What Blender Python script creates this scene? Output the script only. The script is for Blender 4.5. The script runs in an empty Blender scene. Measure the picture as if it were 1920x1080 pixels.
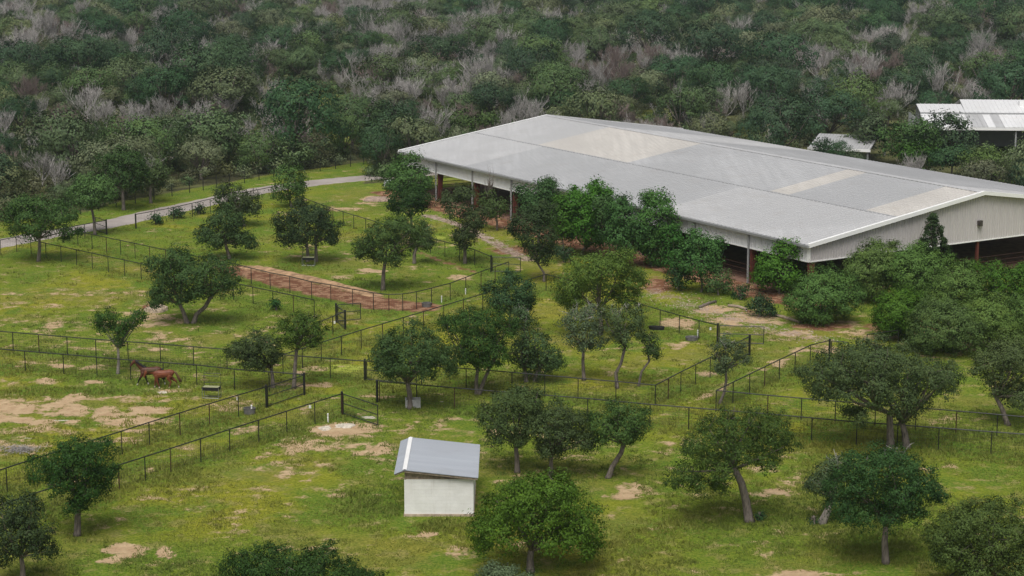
import bpy, bmesh, math, random
import numpy as np
from mathutils import Vector, Matrix

R = math.radians
random.seed(7)
rng = np.random.default_rng(11)
scene = bpy.context.scene
COL = scene.collection

# ------------------------------------------------------------------ camera
F = 3733.0            # focal length in photograph pixels (70 mm lens on a 36 mm frame)
PITCH = math.atan(750 / F)
H = 35.5
cam_d = bpy.data.cameras.new('camera')
cam_d.sensor_width = 36.0
cam_d.lens = F / 1920 * 36.0
cam_d.clip_start = 1.0
cam_d.clip_end = 8000.0
cam = bpy.data.objects.new('camera', cam_d)
cam.location = (0, 0, H)
cam.rotation_euler = (R(90) - PITCH, 0, 0)
COL.objects.link(cam)
scene.camera = cam

# ------------------------------------------------------------------ sky, sun, exposure
SUN_EL, SUN_AZ = R(60), R(190)      # azimuth clockwise from +Y (the view direction): high behind the camera
world = bpy.data.worlds.new('World')
scene.world = world
world.use_nodes = True
wn = world.node_tree.nodes
wl = world.node_tree.links
wn.clear()
sky = wn.new('ShaderNodeTexSky')
sky.sky_type = 'NISHITA'
sky.sun_disc = False
sky.sun_elevation = SUN_EL
sky.sun_rotation = SUN_AZ
sky.air_density = 1.0
sky.dust_density = 4.0
sky.ozone_density = 1.0
hsv = wn.new('ShaderNodeHueSaturation')
hsv.inputs['Saturation'].default_value = 0.30
bg = wn.new('ShaderNodeBackground')
bg.inputs['Strength'].default_value = 0.062
wo = wn.new('ShaderNodeOutputWorld')
wl.new(sky.outputs['Color'], hsv.inputs['Color'])
wl.new(hsv.outputs['Color'], bg.inputs['Color'])
wl.new(bg.outputs['Background'], wo.inputs['Surface'])

sun_d = bpy.data.lights.new('sun', 'SUN')
sun_d.energy = 1.5
sun_d.angle = R(38)
sun_d.color = (1.0, 0.965, 0.91)
sun = bpy.data.objects.new('sun', sun_d)
sd = Vector((math.sin(SUN_AZ) * math.cos(SUN_EL), math.cos(SUN_AZ) * math.cos(SUN_EL), math.sin(SUN_EL)))
sun.rotation_euler = sd.to_track_quat('Z', 'Y').to_euler()
COL.objects.link(sun)

scene.view_settings.view_transform = 'Standard'
scene.view_settings.look = 'None'
scene.view_settings.gamma = 1.0
scene.view_settings.exposure = 0.80
scene.cycles.use_denoising = True
scene.cycles.max_bounces = 6
scene.cycles.diffuse_bounces = 3
scene.cycles.glossy_bounces = 2
scene.cycles.transmission_bounces = 3
scene.cycles.volume_bounces = 1
scene.cycles.transparent_max_bounces = 8
scene.cycles.use_adaptive_sampling = False

# ------------------------------------------------------------------ measuring helpers
CP, SP = math.cos(PITCH), math.sin(PITCH)
FWD = np.array([0, CP, -SP]); UP = np.array([0, SP, CP]); RT = np.array([1.0, 0, 0])
CAM = np.array([0, 0, H])

def ray(x, y):
    return FWD + RT * ((x - 960) / F) + UP * ((540 - y) / F)
def G(x, y, z=0.0):
    """the point of height z that the photograph shows at (x, y)"""
    d = ray(x, y); t = (z - H) / d[2]
    return CAM + d * t
def PY(x, y, Y):
    d = ray(x, y); return CAM + d * (Y / d[1])
def scale_at(p):
    return F / float(np.dot(np.asarray(p, float) - CAM, FWD))
def project(P):
    Q = P - CAM
    dep = Q @ FWD
    return 960 + F * (Q @ RT) / dep, 540 - F * (Q @ UP) / dep, dep

# ------------------------------------------------------------------ object helpers
def tag(o, label=None, cat=None, group=None, kind=None):
    if label: o['label'] = label
    if cat: o['category'] = cat
    if group: o['group'] = group
    if kind: o['kind'] = kind
    return o
def empty(name, loc, rz=0.0, label=None, cat=None, group=None):
    o = bpy.data.objects.new(name, None)
    o.location = [float(v) for v in loc]; o.rotation_euler = (0, 0, rz)
    o.empty_display_size = 0.3
    COL.objects.link(o)
    return tag(o, label, cat, group)
def link(name, me, parent=None, loc=None, rz=None):
    o = bpy.data.objects.new(name, me)
    if parent is not None: o.parent = parent
    if loc is not None: o.location = [float(v) for v in loc]
    if rz is not None: o.rotation_euler = (0, 0, rz)
    COL.objects.link(o)
    return o

def mesh_np(name, verts, faces, mat, smooth=False):
    """verts (N,3), faces: array (M,k) of one polygon size, or a list of such arrays"""
    if not isinstance(faces, list): faces = [faces]
    me = bpy.data.meshes.new(name)
    verts = np.asarray(verts, np.float32)
    me.vertices.add(len(verts)); me.vertices.foreach_set('co', verts.ravel())
    loops = np.concatenate([np.asarray(f, np.int32).ravel() for f in faces])
    sizes = np.concatenate([np.full(len(f), np.asarray(f).shape[1], np.int32) for f in faces])
    starts = np.concatenate([[0], np.cumsum(sizes)[:-1]]).astype(np.int32)
    me.loops.add(len(loops)); me.loops.foreach_set('vertex_index', loops)
    me.polygons.add(len(sizes))
    me.polygons.foreach_set('loop_start', starts)
    try: me.polygons.foreach_set('loop_total', sizes)
    except Exception: pass
    if smooth: me.polygons.foreach_set('use_smooth', np.ones(len(sizes), bool))
    me.update(calc_edges=True)
    me.validate()
    if mat is not None:
        me.materials.append(mat)
    return me

class MB:
    """collects boxes, tubes and polygons into one mesh"""
    def __init__(s): s.v = []; s.f = []
    def poly(s, pts):
        n = len(s.v); s.v += [tuple(float(c) for c in p) for p in pts]; s.f.append(tuple(range(n, n + len(pts)))); return s
    def box(s, lo, hi, M=None):
        (x0, y0, z0), (x1, y1, z1) = lo, hi
        p = [(x0,y0,z0),(x1,y0,z0),(x1,y1,z0),(x0,y1,z0),(x0,y0,z1),(x1,y0,z1),(x1,y1,z1),(x0,y1,z1)]
        if M is not None: p = [tuple(M @ Vector(q)) for q in p]
        n = len(s.v); s.v += p
        s.f += [tuple(n + i for i in q) for q in ((0,3,2,1),(4,5,6,7),(0,1,5,4),(1,2,6,5),(2,3,7,6),(3,0,4,7))]
        return s
    def tube(s, pts, rad, sides=6, cap=True):
        pts = [Vector([float(c) for c in p]) for p in pts]
        if not hasattr(rad, '__len__'): rad = [rad] * len(pts)
        n0 = len(s.v); ref = None
        for i, p in enumerate(pts):
            d = (pts[min(i + 1, len(pts) - 1)] - pts[max(i - 1, 0)])
            d = d.normalized() if d.length > 1e-9 else Vector((0, 0, 1))
            if ref is None:
                ref = Vector((1, 0, 0)) if abs(d.x) < 0.8 else Vector((0, 1, 0))
            a = (ref - d * ref.dot(d)).normalized(); b = d.cross(a); ref = a
            for k in range(sides):
                t = 2 * math.pi * k / sides
                q = p + (a * math.cos(t) + b * math.sin(t)) * rad[i]
                s.v.append((q.x, q.y, q.z))
        for i in range(len(pts) - 1):
            for k in range(sides):
                a0 = n0 + i * sides + k; a1 = n0 + i * sides + (k + 1) % sides
                s.f.append((a0, a1, a1 + sides, a0 + sides))
        if cap:
            s.f.append(tuple(n0 + k for k in reversed(range(sides))))
            e = n0 + (len(pts) - 1) * sides
            s.f.append(tuple(e + k for k in range(sides)))
        return s
    def loft(s, rings):
        """rings: lists of equal-length point loops; closed at both ends"""
        n0 = len(s.v); k = len(rings[0])
        for r in rings: s.v += [tuple(float(c) for c in p) for p in r]
        for i in range(len(rings) - 1):
            for j in range(k):
                a = n0 + i * k + j; b = n0 + i * k + (j + 1) % k
                s.f.append((a, b, b + k, a + k))
        s.f.append(tuple(n0 + j for j in reversed(range(k))))
        s.f.append(tuple(n0 + (len(rings) - 1) * k + j for j in range(k)))
        return s
    def mesh(s, name, mat, smooth=False):
        me = bpy.data.meshes.new(name)
        me.from_pydata(s.v, [], s.f)
        if smooth: me.polygons.foreach_set('use_smooth', np.ones(len(me.polygons), bool))
        me.update()
        if mat is not None: me.materials.append(mat)
        return me
    def build(s, name, mat, parent=None, smooth=False, loc=None, rz=None):
        return link(name, s.mesh(name, mat, smooth), parent, loc, rz)

# ------------------------------------------------------------------ materials
class NT:
    def __init__(s, name):
        s.m = bpy.data.materials.new(name); s.m.use_nodes = True
        s.n = s.m.node_tree.nodes; s.l = s.m.node_tree.links
        s.n.clear(); s.out = s.n.new('ShaderNodeOutputMaterial')
    def new(s, t, **kw):
        n = s.n.new(t)
        for k, v in kw.items(): setattr(n, k, v)
        return n
    def put(s, sock, v):
        if hasattr(v, 'node'): s.l.new(v, sock)
        elif hasattr(v, '__len__') and len(v) == 3 and sock.type == 'RGBA': sock.default_value = (*v, 1)
        else: sock.default_value = v
    def coord(s, kind='Object'):
        return s.new('ShaderNodeTexCoord').outputs[kind]
    def pos(s):
        return s.new('ShaderNodeNewGeometry').outputs['Position']
    def mapping(s, v, scale=(1,1,1), rot=(0,0,0)):
        n = s.new('ShaderNodeMapping'); s.l.new(v, n.inputs['Vector'])
        n.inputs['Scale'].default_value = scale; n.inputs['Rotation'].default_value = rot
        return n.outputs['Vector']
    def noise(s, v, scale, detail=4, rough=0.55, dist=0.0):
        n = s.new('ShaderNodeTexNoise'); s.l.new(v, n.inputs['Vector'])
        n.inputs['Scale'].default_value = scale; n.inputs['Detail'].default_value = detail
        n.inputs['Roughness'].default_value = rough; n.inputs['Distortion'].default_value = dist
        return n.outputs['Fac']
    def math(s, op, a, b=None, clamp=False):
        n = s.new('ShaderNodeMath', operation=op, use_clamp=clamp)
        s.put(n.inputs[0], a)
        if b is not None: s.put(n.inputs[1], b)
        return n.outputs[0]
    def mix(s, f, a, b, mode='MIX'):
        n = s.new('ShaderNodeMix', data_type='RGBA', blend_type=mode)
        s.put(n.inputs[0], f); s.put(n.inputs[6], a); s.put(n.inputs[7], b)
        return n.outputs[2]
    def step(s, v, lo, hi, a=0.0, b=1.0):
        n = s.new('ShaderNodeMapRange', interpolation_type='SMOOTHSTEP')
        s.put(n.inputs['Value'], v); n.inputs['From Min'].default_value = lo; n.inputs['From Max'].default_value = hi
        n.inputs['To Min'].default_value = a; n.inputs['To Max'].default_value = b
        return n.outputs['Result']
    def attr(s, name):
        n = s.new('ShaderNodeAttribute'); n.attribute_name = name; return n.outputs['Fac']
    def bump(s, h, strength=0.5, dist=0.05):
        n = s.new('ShaderNodeBump'); s.put(n.inputs['Height'], h)
        n.inputs['Strength'].default_value = strength; n.inputs['Distance'].default_value = dist
        return n.outputs['Normal']
    def principled(s, col, rough=0.6, metal=0.0, spec=0.4, normal=None):
        b = s.new('ShaderNodeBsdfPrincipled')
        s.put(b.inputs['Base Color'], col); s.put(b.inputs['Roughness'], rough)
        b.inputs['Metallic'].default_value = metal; b.inputs['Specular IOR Level'].default_value = spec
        if normal is not None: s.l.new(normal, b.inputs['Normal'])
        return b.outputs['BSDF']
    def done(s, sh):
        s.l.new(sh, s.out.inputs['Surface']); return s.m

def simple(name, col, rough=0.6, metal=0.0, spec=0.4, var=0.15, scale=3.0):
    t = NT(name)
    n = t.noise(t.coord('Object'), scale, 5, 0.6)
    f = t.step(n, 0.3, 0.7)
    c = t.mix(f, tuple(x * (1 - var) for x in col), tuple(min(1, x * (1 + var)) for x in col))
    return t.done(t.principled(c, rough, metal, spec))

def leaf_mat(name, col, var=0.35, warm=0.22, trans=0.14, rough=0.6):
    t = NT(name)
    geo = t.new('ShaderNodeNewGeometry')
    oi = t.new('ShaderNodeObjectInfo')
    pn = t.noise(geo.outputs['Position'], 0.9, 2, 0.5)
    isl = geo.outputs['Random Per Island']
    dark = tuple(c * (1 - var) for c in col); lite = tuple(c * (1 + var) for c in col)
    c = t.mix(isl, dark, lite)
    yel = (col[0] * 1.55, col[1] * 1.30, col[2] * 0.9)
    c = t.mix(t.math('MULTIPLY', t.step(pn, 0.45, 0.72), warm * 1.6, True), c, yel)
    h = t.new('ShaderNodeHueSaturation')
    t.l.new(c, h.inputs['Color'])
    r = oi.outputs['Random']
    t.put(h.inputs['Hue'], t.math('ADD', t.math('MULTIPLY', r, 0.03), 0.485))
    t.put(h.inputs['Value'], t.math('ADD', t.math('MULTIPLY', t.math('FRACT', t.math('MULTIPLY', r, 7.31)), 0.45), 0.78))
    t.put(h.inputs['Saturation'], t.math('ADD', t.math('MULTIPLY', t.math('FRACT', t.math('MULTIPLY', r, 3.77)), 0.3), 0.85))
    c = h.outputs['Color']
    p = t.principled(c, rough, 0, 0.12)
    tr = t.new('ShaderNodeBsdfTranslucent'); t.l.new(c, tr.inputs['Color'])
    ms = t.new('ShaderNodeMixShader'); ms.inputs[0].default_value = trans
    t.l.new(p, ms.inputs[1]); t.l.new(tr.outputs[0], ms.inputs[2])
    return t.done(ms.outputs[0])

M = {}
M['oak'] = leaf_mat('oak_leaves', (0.048, 0.088, 0.022))
M['oakdark'] = leaf_mat('dark_oak_leaves', (0.032, 0.068, 0.018))
M['olive'] = leaf_mat('olive_oak_leaves', (0.074, 0.114, 0.032))
M['sage'] = leaf_mat('sage_oak_leaves', (0.070, 0.108, 0.044), warm=0.1)
M['mass'] = leaf_mat('fresh_oak_leaves', (0.060, 0.120, 0.022))
M['grove'] = leaf_mat('grove_oak_leaves', (0.078, 0.145, 0.030))
M['syc'] = leaf_mat('broad_leaves', (0.052, 0.118, 0.026), warm=0.12)
M['bush'] = leaf_mat('bush_leaves', (0.030, 0.072, 0.024), warm=0.05)
M['pine'] = leaf_mat('pine_needles', (0.045, 0.080, 0.028), warm=0.1)
M['wood1'] = leaf_mat('wood_leaves', (0.080, 0.122, 0.052))
M['wood2'] = leaf_mat('wood_leaves_dark', (0.044, 0.086, 0.040))
M['wood3'] = leaf_mat('wood_leaves_pale', (0.122, 0.148, 0.076))
M['brush'] = leaf_mat('brush_leaves', (0.095, 0.105, 0.052))

def bark(name, col):
    t = NT(name)
    v = t.mapping(t.pos(), (9, 9, 2.2))
    n = t.noise(v, 1.0, 5, 0.65)
    c = t.mix(t.step(n, 0.3, 0.7), tuple(x * 0.55 for x in col), tuple(x * 1.35 for x in col))
    return t.done(t.principled(c, 0.9, 0, 0.15, t.bump(n, 0.8, 0.04)))
M['bark'] = bark('oak_bark', (0.165, 0.140, 0.120))
M['barkpale'] = bark('pale_bark', (0.25, 0.225, 0.195))
M['dead'] = bark('dead_wood', (0.33, 0.312, 0.298))
M['deadbrown'] = bark('dead_brown_wood', (0.20, 0.155, 0.14))

M['black'] = simple('black_steel', (0.012, 0.012, 0.013), 0.45, 0.0, 0.5, 0.2)
M['rust'] = simple('rusty_black_steel', (0.05, 0.02, 0.014), 0.6, 0.0, 0.4, 0.4, 6)
M['wire'] = simple('galvanised_wire', (0.06, 0.06, 0.058), 0.5, 0.4, 0.5)
M['galv'] = simple('galvanised_steel', (0.28, 0.29, 0.29), 0.4, 0.6, 0.5, 0.2)
M['rubber'] = simple('black_rubber', (0.015, 0.015, 0.016), 0.6)
M['hay'] = simple('hay', (0.30, 0.31, 0.18), 0.95, 0, 0.1, 0.3, 12)
M['pvc'] = simple('white_plastic', (0.72, 0.72, 0.70), 0.5, 0, 0.4, 0.06)
M['tub'] = simple('grey_tub', (0.13, 0.125, 0.12), 0.7, 0, 0.3, 0.2)
M['crate'] = simple('pale_crate', (0.40, 0.40, 0.385), 0.6, 0, 0.3, 0.2)
M['wood'] = simple('weathered_timber', (0.30, 0.24, 0.18), 0.85, 0, 0.2, 0.3, 6)
M['redsteel'] = simple('red_primer_steel', (0.11, 0.026, 0.022), 0.55, 0, 0.4, 0.2, 2)
M['greysteel'] = simple('grey_trim_steel', (0.30, 0.305, 0.31), 0.45, 0, 0.45, 0.08, 1)
M['white'] = simple('white_trim_steel', (0.80, 0.80, 0.79), 0.4, 0, 0.45, 0.03, 1)
M['rock'] = simple('limestone', (0.50, 0.45, 0.37), 0.9, 0, 0.2, 0.25, 4)
M['palestone'] = simple('pale_gravel_stone', (0.42, 0.37, 0.31), 0.9, 0, 0.2, 0.25, 4)
M['redrock'] = simple('pink_gravel_stone', (0.34, 0.25, 0.20), 0.9, 0, 0.2, 0.35, 4)
M['glassdark'] = simple('dark_window_glass', (0.02, 0.022, 0.025), 0.08, 0, 0.6, 0.05)
M['carpaint'] = simple('white_car_paint', (0.66, 0.67, 0.68), 0.25, 0, 0.5, 0.02, 1)
M['lamp_red'] = simple('red_lamp_plastic', (0.35, 0.02, 0.02), 0.3, 0, 0.5)
M['lampbox'] = simple('dark_lamp_housing', (0.06, 0.05, 0.045), 0.5, 0, 0.4)

def metal_roof(name, col, streak=(0.09, 0.02), axis=0, rough=0.42, var=0.10):
    t = NT(name)
    g = t.coord('Object')
    sc = (1.6, 0.07, 1) if axis == 0 else (0.07, 1.6, 1)
    n1 = t.noise(t.mapping(g, sc), 1.0, 5, 0.6)
    n2 = t.noise(g, 0.09, 3, 0.5)
    c = t.mix(t.step(n1, 0.25, 0.75), tuple(x * (1 - var) for x in col), tuple(min(1, x * (1 + var * 0.7)) for x in col))
    c = t.mix(t.step(n2, 0.40, 0.62), c, tuple(x * 0.88 for x in col))
    n3 = t.noise(t.mapping(g, (0.5, 0.5, 1)), 1.0, 6, 0.7)
    c = t.mix(t.math('MULTIPLY', t.step(n3, 0.52, 0.70), 0.35), c, (col[0] * .78, col[1] * .74, col[2] * .70))
    return t.done(t.principled(c, rough, 0.0, 0.45))
M['roofA'] = metal_roof('grey_roof_sheet', (0.375, 0.378, 0.386))
M['roofB'] = metal_roof('pale_grey_roof_sheet', (0.43, 0.43, 0.435))
M['roofC'] = metal_roof('cream_roof_sheet', (0.485, 0.462, 0.432))
M['roofD'] = metal_roof('mid_grey_roof_sheet', (0.33, 0.333, 0.342))
M['roofW'] = metal_roof('white_roof_sheet', (0.68, 0.68, 0.685), var=0.06)
M['roofS'] = metal_roof('bluish_steel_roof_sheet', (0.27, 0.295, 0.335), axis=1, var=0.08)
M['sheet'] = simple('beige_wall_sheet', (0.49, 0.462, 0.46), 0.5, 0, 0.35, 0.05, 0.8)
M['sheetside'] = simple('pale_wall_sheet', (0.62, 0.625, 0.63), 0.5, 0, 0.35, 0.05, 0.8)

def wall_paint():
    t = NT('whitewashed_block')
    p = t.pos()
    n = t.noise(p, 1.6, 6, 0.65)
    st = t.noise(t.mapping(p, (5, 5, 0.5)), 1.0, 4, 0.6)
    c = t.mix(t.step(n, 0.35, 0.7), (0.72, 0.715, 0.69), (0.80, 0.795, 0.775))
    c = t.mix(t.math('MULTIPLY', t.step(st, 0.52, 0.8), 0.35), c, (0.42, 0.38, 0.31))
    oi = t.new('ShaderNodeObjectInfo')
    c = t.mix(t.math('MULTIPLY', oi.outputs['Random'], 0.22), c, (0.62, 0.61, 0.59))
    return t.done(t.principled(c, 0.85, 0, 0.2, t.bump(t.noise(p, 14, 3), 0.25, 0.01)))
M['block'] = wall_paint()
M['mortar'] = simple('whitewashed_mortar', (0.68, 0.67, 0.64), 0.9)
M['footing'] = simple('soil_stained_footing', (0.40, 0.32, 0.24), 0.9, 0, 0.2, 0.25, 4)

def concrete():
    t = NT('pale_road_concrete')
    p = t.pos()
    n = t.noise(p, 0.35, 5, 0.6); n2 = t.noise(p, 3.0, 4, 0.6)
    c = t.mix(t.step(n, 0.3, 0.7), (0.28, 0.245, 0.225), (0.37, 0.33, 0.305))
    c = t.mix(t.math('MULTIPLY', t.step(n2, 0.5, 0.8), 0.3), c, (0.20, 0.175, 0.15))
    return t.done(t.principled(c, 0.9, 0, 0.2))
M['concrete'] = concrete()

def sand():
    t = NT('arena_sand')
    p = t.pos()
    n = t.noise(p, 1.2, 5, 0.6)
    c = t.mix(t.step(n, 0.3, 0.7), (0.16, 0.085, 0.06), (0.25, 0.15, 0.11))
    return t.done(t.principled(c, 0.95, 0, 0.1, t.bump(n, 0.5, 0.1)))
M['sand'] = sand()

def ground_mat():
    t = NT('pasture_ground')
    p = t.pos()
    soil, red, lush, lime, pale, gravel, wood = (t.attr(k) for k in ('soil', 'red', 'lush', 'lime', 'pale', 'gravel', 'wood'))
    big = t.noise(p, 0.045, 4, 0.55, 0.4)
    mid = t.noise(p, 0.22, 6, 0.6, 0.3)
    sml = t.noise(p, 1.1, 6, 0.65)
    fine = t.noise(p, 5.5, 5, 0.7)
    pn = t.noise(p, 0.33, 8, 0.62, 0.25)      # patches
    pn2 = t.noise(p, 0.75, 7, 0.62, 0.2)
    # grasses: fresh green, yellow green, dry olive, with painted clump shadows and highlights
    tuft = t.noise(p, 2.3, 4, 0.6)
    g = t.mix(t.step(big, 0.46, 0.62), (0.118, 0.178, 0.014), (0.258, 0.246, 0.018))
    g = t.mix(t.step(mid, 0.48, 0.60), g, (0.080, 0.160, 0.014))
    g = t.mix(t.math('MULTIPLY', t.step(t.noise(p, 0.13, 6, 0.6), 0.50, 0.60), 0.55), g, (0.220, 0.180, 0.048))
    g = t.mix(t.math('MULTIPLY', t.step(pn2, 0.52, 0.60), 0.6), g, (0.300, 0.240, 0.100))
    g = t.mix(t.math('MULTIPLY', lush, t.step(t.math('ADD', mid, t.math('MULTIPLY', sml, 0.5)), 0.55, 0.80), True), g, (0.055, 0.142, 0.013))
    g = t.mix(t.step(sml, 0.40, 0.58), t.mix(0.30, g, (0.050, 0.095, 0.010)), g)  # clump shadows put into the colour as darker green
    g = t.mix(t.math('MULTIPLY', t.step(tuft, 0.54, 0.64), 0.32), g, (0.065, 0.130, 0.012))
    g = t.mix(t.step(fine, 0.38, 0.62), t.mix(0.30, g, (0.05, 0.09, 0.010)), t.mix(0.25, g, (0.42, 0.40, 0.085)))  # finer clump shade and yellow highlights painted into the colour
    # lime coloured weeds
    lf = t.step(t.math('ADD', t.math('ADD', t.math('MULTIPLY', pn2, 0.8), t.math('MULTIPLY', t.math('SUBTRACT', fine, 0.5), 0.5)), t.math('MULTIPLY', lime, 0.45)), 0.66, 0.80)
    g = t.mix(t.math('MULTIPLY', lf, t.step(fine, 0.2, 0.6, 0.45, 1.0)), g, (0.32, 0.37, 0.06))
    # bare soil
    sc = t.mix(t.step(sml, 0.3, 0.7), (0.34, 0.225, 0.130), (0.54, 0.41, 0.26))
    sc = t.mix(t.step(fine, 0.42, 0.6), sc, (0.45, 0.315, 0.19))
    sv = t.math('ADD', t.math('MULTIPLY', pn, 0.9), t.math('MULTIPLY', soil, 0.42))
    sv = t.math('ADD', sv, t.math('MULTIPLY', t.math('SUBTRACT', pn2, 0.5), 0.55))
    sv = t.math('ADD', sv, t.math('MULTIPLY', t.math('SUBTRACT', sml, 0.5), 0.42))
    sv = t.math('ADD', sv, t.math('MULTIPLY', t.math('SUBTRACT', fine, 0.5), 0.24))
    sv = t.math('SUBTRACT', sv, t.math('MULTIPLY', lush, 0.12))
    sf = t.math('MULTIPLY', t.step(sv, 0.545, 0.685), t.step(fine, 0.25, 0.5, 0.6, 1.0))
    g = t.mix(sf, g, sc)
    # pale caliche
    pv = t.math('ADD', t.math('MULTIPLY', pn2, 0.6), t.math('MULTIPLY', pale, 0.7))
    g = t.mix(t.step(pv, 0.70, 0.80), g, (0.58, 0.53, 0.44))
    # red soil; under the grove its dark tone also stands for shade
    rc = t.mix(t.step(t.noise(p, 0.9, 6, 0.7, 0.4), 0.46, 0.56), (0.165, 0.075, 0.044), (0.35, 0.21, 0.13))
    rc = t.mix(t.step(fine, 0.42, 0.6), rc, t.mix(0.5, rc, (0.15, 0.07, 0.04)))
    rv = t.math('ADD', t.math('ADD', t.math('MULTIPLY', pn2, 0.5), t.math('MULTIPLY', t.math('SUBTRACT', sml, 0.5), 0.5)), red)
    g = t.mix(t.step(rv, 0.60, 0.78), g, rc)
    # gravel
    vo = t.new('ShaderNodeTexVoronoi'); t.l.new(p, vo.inputs['Vector']); vo.inputs['Scale'].default_value = 3.2
    vs = t.new('ShaderNodeSeparateColor'); t.l.new(vo.outputs['Color'], vs.inputs[0])
    gc = t.mix(vs.outputs[0], (0.17, 0.115, 0.085), (0.42, 0.33, 0.27))
    gv = t.math('ADD', t.math('MULTIPLY', pn2, 0.5), gravel)
    g = t.mix(t.step(gv, 0.62, 0.78), g, gc)
    # leaf litter in the wood
    wc = t.mix(t.step(mid, 0.4, 0.62), (0.060, 0.058, 0.030), (0.12, 0.125, 0.05))
    g = t.mix(wood, g, wc)
    hgt = t.math('ADD', t.math('MULTIPLY', sml, 0.7), t.math('MULTIPLY', fine, 0.45))
    hgt = t.math('SUBTRACT', hgt, t.math('MULTIPLY', sf, 0.35))
    return t.done(t.principled(g, 0.95, 0, 0.04, t.bump(hgt, 0.9, 0.22)))
M['ground'] = ground_mat()

def grass_mat():
    t = NT('grass_blades')
    geo = t.new('ShaderNodeNewGeometry')
    p = geo.outputs['Position']
    big = t.noise(p, 0.045, 4, 0.55, 0.4)
    c = t.mix(t.step(big, 0.36, 0.62), (0.125, 0.185, 0.028), (0.225, 0.23, 0.036))
    c = t.mix(geo.outputs['Random Per Island'], t.mix(0.3, c, (0.09, 0.15, 0.02)), t.mix(0.3, c, (0.34, 0.32, 0.10)))
    d = t.principled(c, 0.8, 0, 0.2)
    tr = t.new('ShaderNodeBsdfTranslucent'); t.l.new(c, tr.inputs['Color'])
    ms = t.new('ShaderNodeMixShader'); ms.inputs[0].default_value = 0.3
    t.l.new(d, ms.inputs[1]); t.l.new(tr.outputs[0], ms.inputs[2])
    return t.done(ms.outputs[0])
M['grass'] = grass_mat()

#@@GROUND
# ------------------------------------------------------------------ fence lines (top-rail points read off the photograph, at 1.52 m)
FH = 1.52
def rail_pts(px, z=FH):
    return [G(x, y, z)[:2] for x, y in px]
FENCES = [
 # (points, label, spacing, wire)
 ([(-30,456),(30,444),(199,413)], 'black pipe fence along the near edge of the pale road, ending at the open gate', 'rail'),
 ([(30,444),(264,494),(589,562)], 'outer black lane fence running from the road corner to the double gate', 'rail'),
 ([(119,428),(199,445),(280,462),(436,494),(506,511),(543,518),(584,528),(620,534),(661,542),(700,549),(729,552),(755,551),(781,547),(809,540),(844,531),(902,509),(954,491)], 'black fence curving round the strip of bare red soil', 'rail'),
 ([(254,402),(325,389),(394,373),(512,350)], 'black pipe fence along the pale road beyond the open gate', 'rail'),
 ([(512,350),(624,391),(663,403),(807,446),(890,468),(921,481)], 'black fence crossing behind the round-crowned oak to the gate by the arena trees', 'rail'),
 ([(1024,514),(905,551),(794,584),(677,619),(602,642),(530,665)], 'long diagonal black fence climbing from the slim twin oaks towards the arena', 'rail'),
 ([(-25,619),(72,627),(179,636),(300,645),(425,655),(530,665),(619,672),(684,677)], 'upper black fence passing behind the two horses', 'rail'),
 ([(790,684),(874,691),(960,698),(1084,709),(1155,715),(1229,722),(1277,697),(1332,670),(1406,630)], 'black fence with a sharp corner enclosing the three bent slender oaks', 'rail'),
 ([(1024,514),(1130,546),(1192,567),(1238,581),(1311,601),(1345,609)], 'black fence beside the grass verge below the arena gravel', 'rail'),
 ([(1343,732),(1406,701),(1462,674),(1520,647),(1556,638)], 'black fence rising from the lane corner towards the dark oak grove', 'rail'),
 ([(1343,732),(1440,741),(1567,752),(1718,764),(1871,777),(1960,785)], 'black fence running behind the trunk of the largest spreading oak', 'rail'),
 ([(711,715),(852,727),(924,733),(1102,747),(1219,758),(1440,776),(1607,791),(1761,802),(1960,817)], 'longest black fence crossing in front of the largest spreading oak', 'rail'),
 ([(-25,652),(118,664),(244,675),(368,684),(439,692),(570,702)], 'black fence right in front of the small pale-trunked tree, above the horses', 'rail'),
 ([(499,725),(392,757),(279,792),(61,861),(-40,894)], 'black fence bordering the bare tyre-tracked paddock', 'rail'),
 ([(641,738),(537,771),(430,805),(319,841),(222,872),(65,925),(-40,960)], 'lowest black fence at the foot of the paddock, passing the dense v-shaped tree', 'rail'),
 ([(647,584),(600,603),(558,622)], 'short black fence leading from the double gate down to the slim oaks', 'rail'),
 ([(1626,627),(1685,619)], 'short black fence under the oak grove beyond the lane gate', 'rail'),
 ([(1764,1092),(1815,1056),(1850,1032)], 'black fence corner poking out beneath the bottom right oak', 'rail'),
 ([(150,377),(217,364),(288,351),(355,338),(430,325),(512,310),(600,299),(657,291),(730,280)], 'dark boundary fence of wire along the edge of the wood', 'wire'),
]

# ------------------------------------------------------------------ arena position (needed by the ground)
EAVE = 4.9
A0 = G(1517, 457, EAVE)[:2]; A1 = G(755, 283, EAVE)[:2]
AL = float(np.linalg.norm(A1 - A0)); AA = (A1 - A0) / AL          # along the long side, away from us
AB = np.array([AA[1], -AA[0]])                                    # across, to the right
if AB[0] < 0: AB = -AB
HW = 20.6; RIDGE = 7.85
def arena_local(P):
    d = P - A0; return d @ AA, d @ AB

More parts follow.
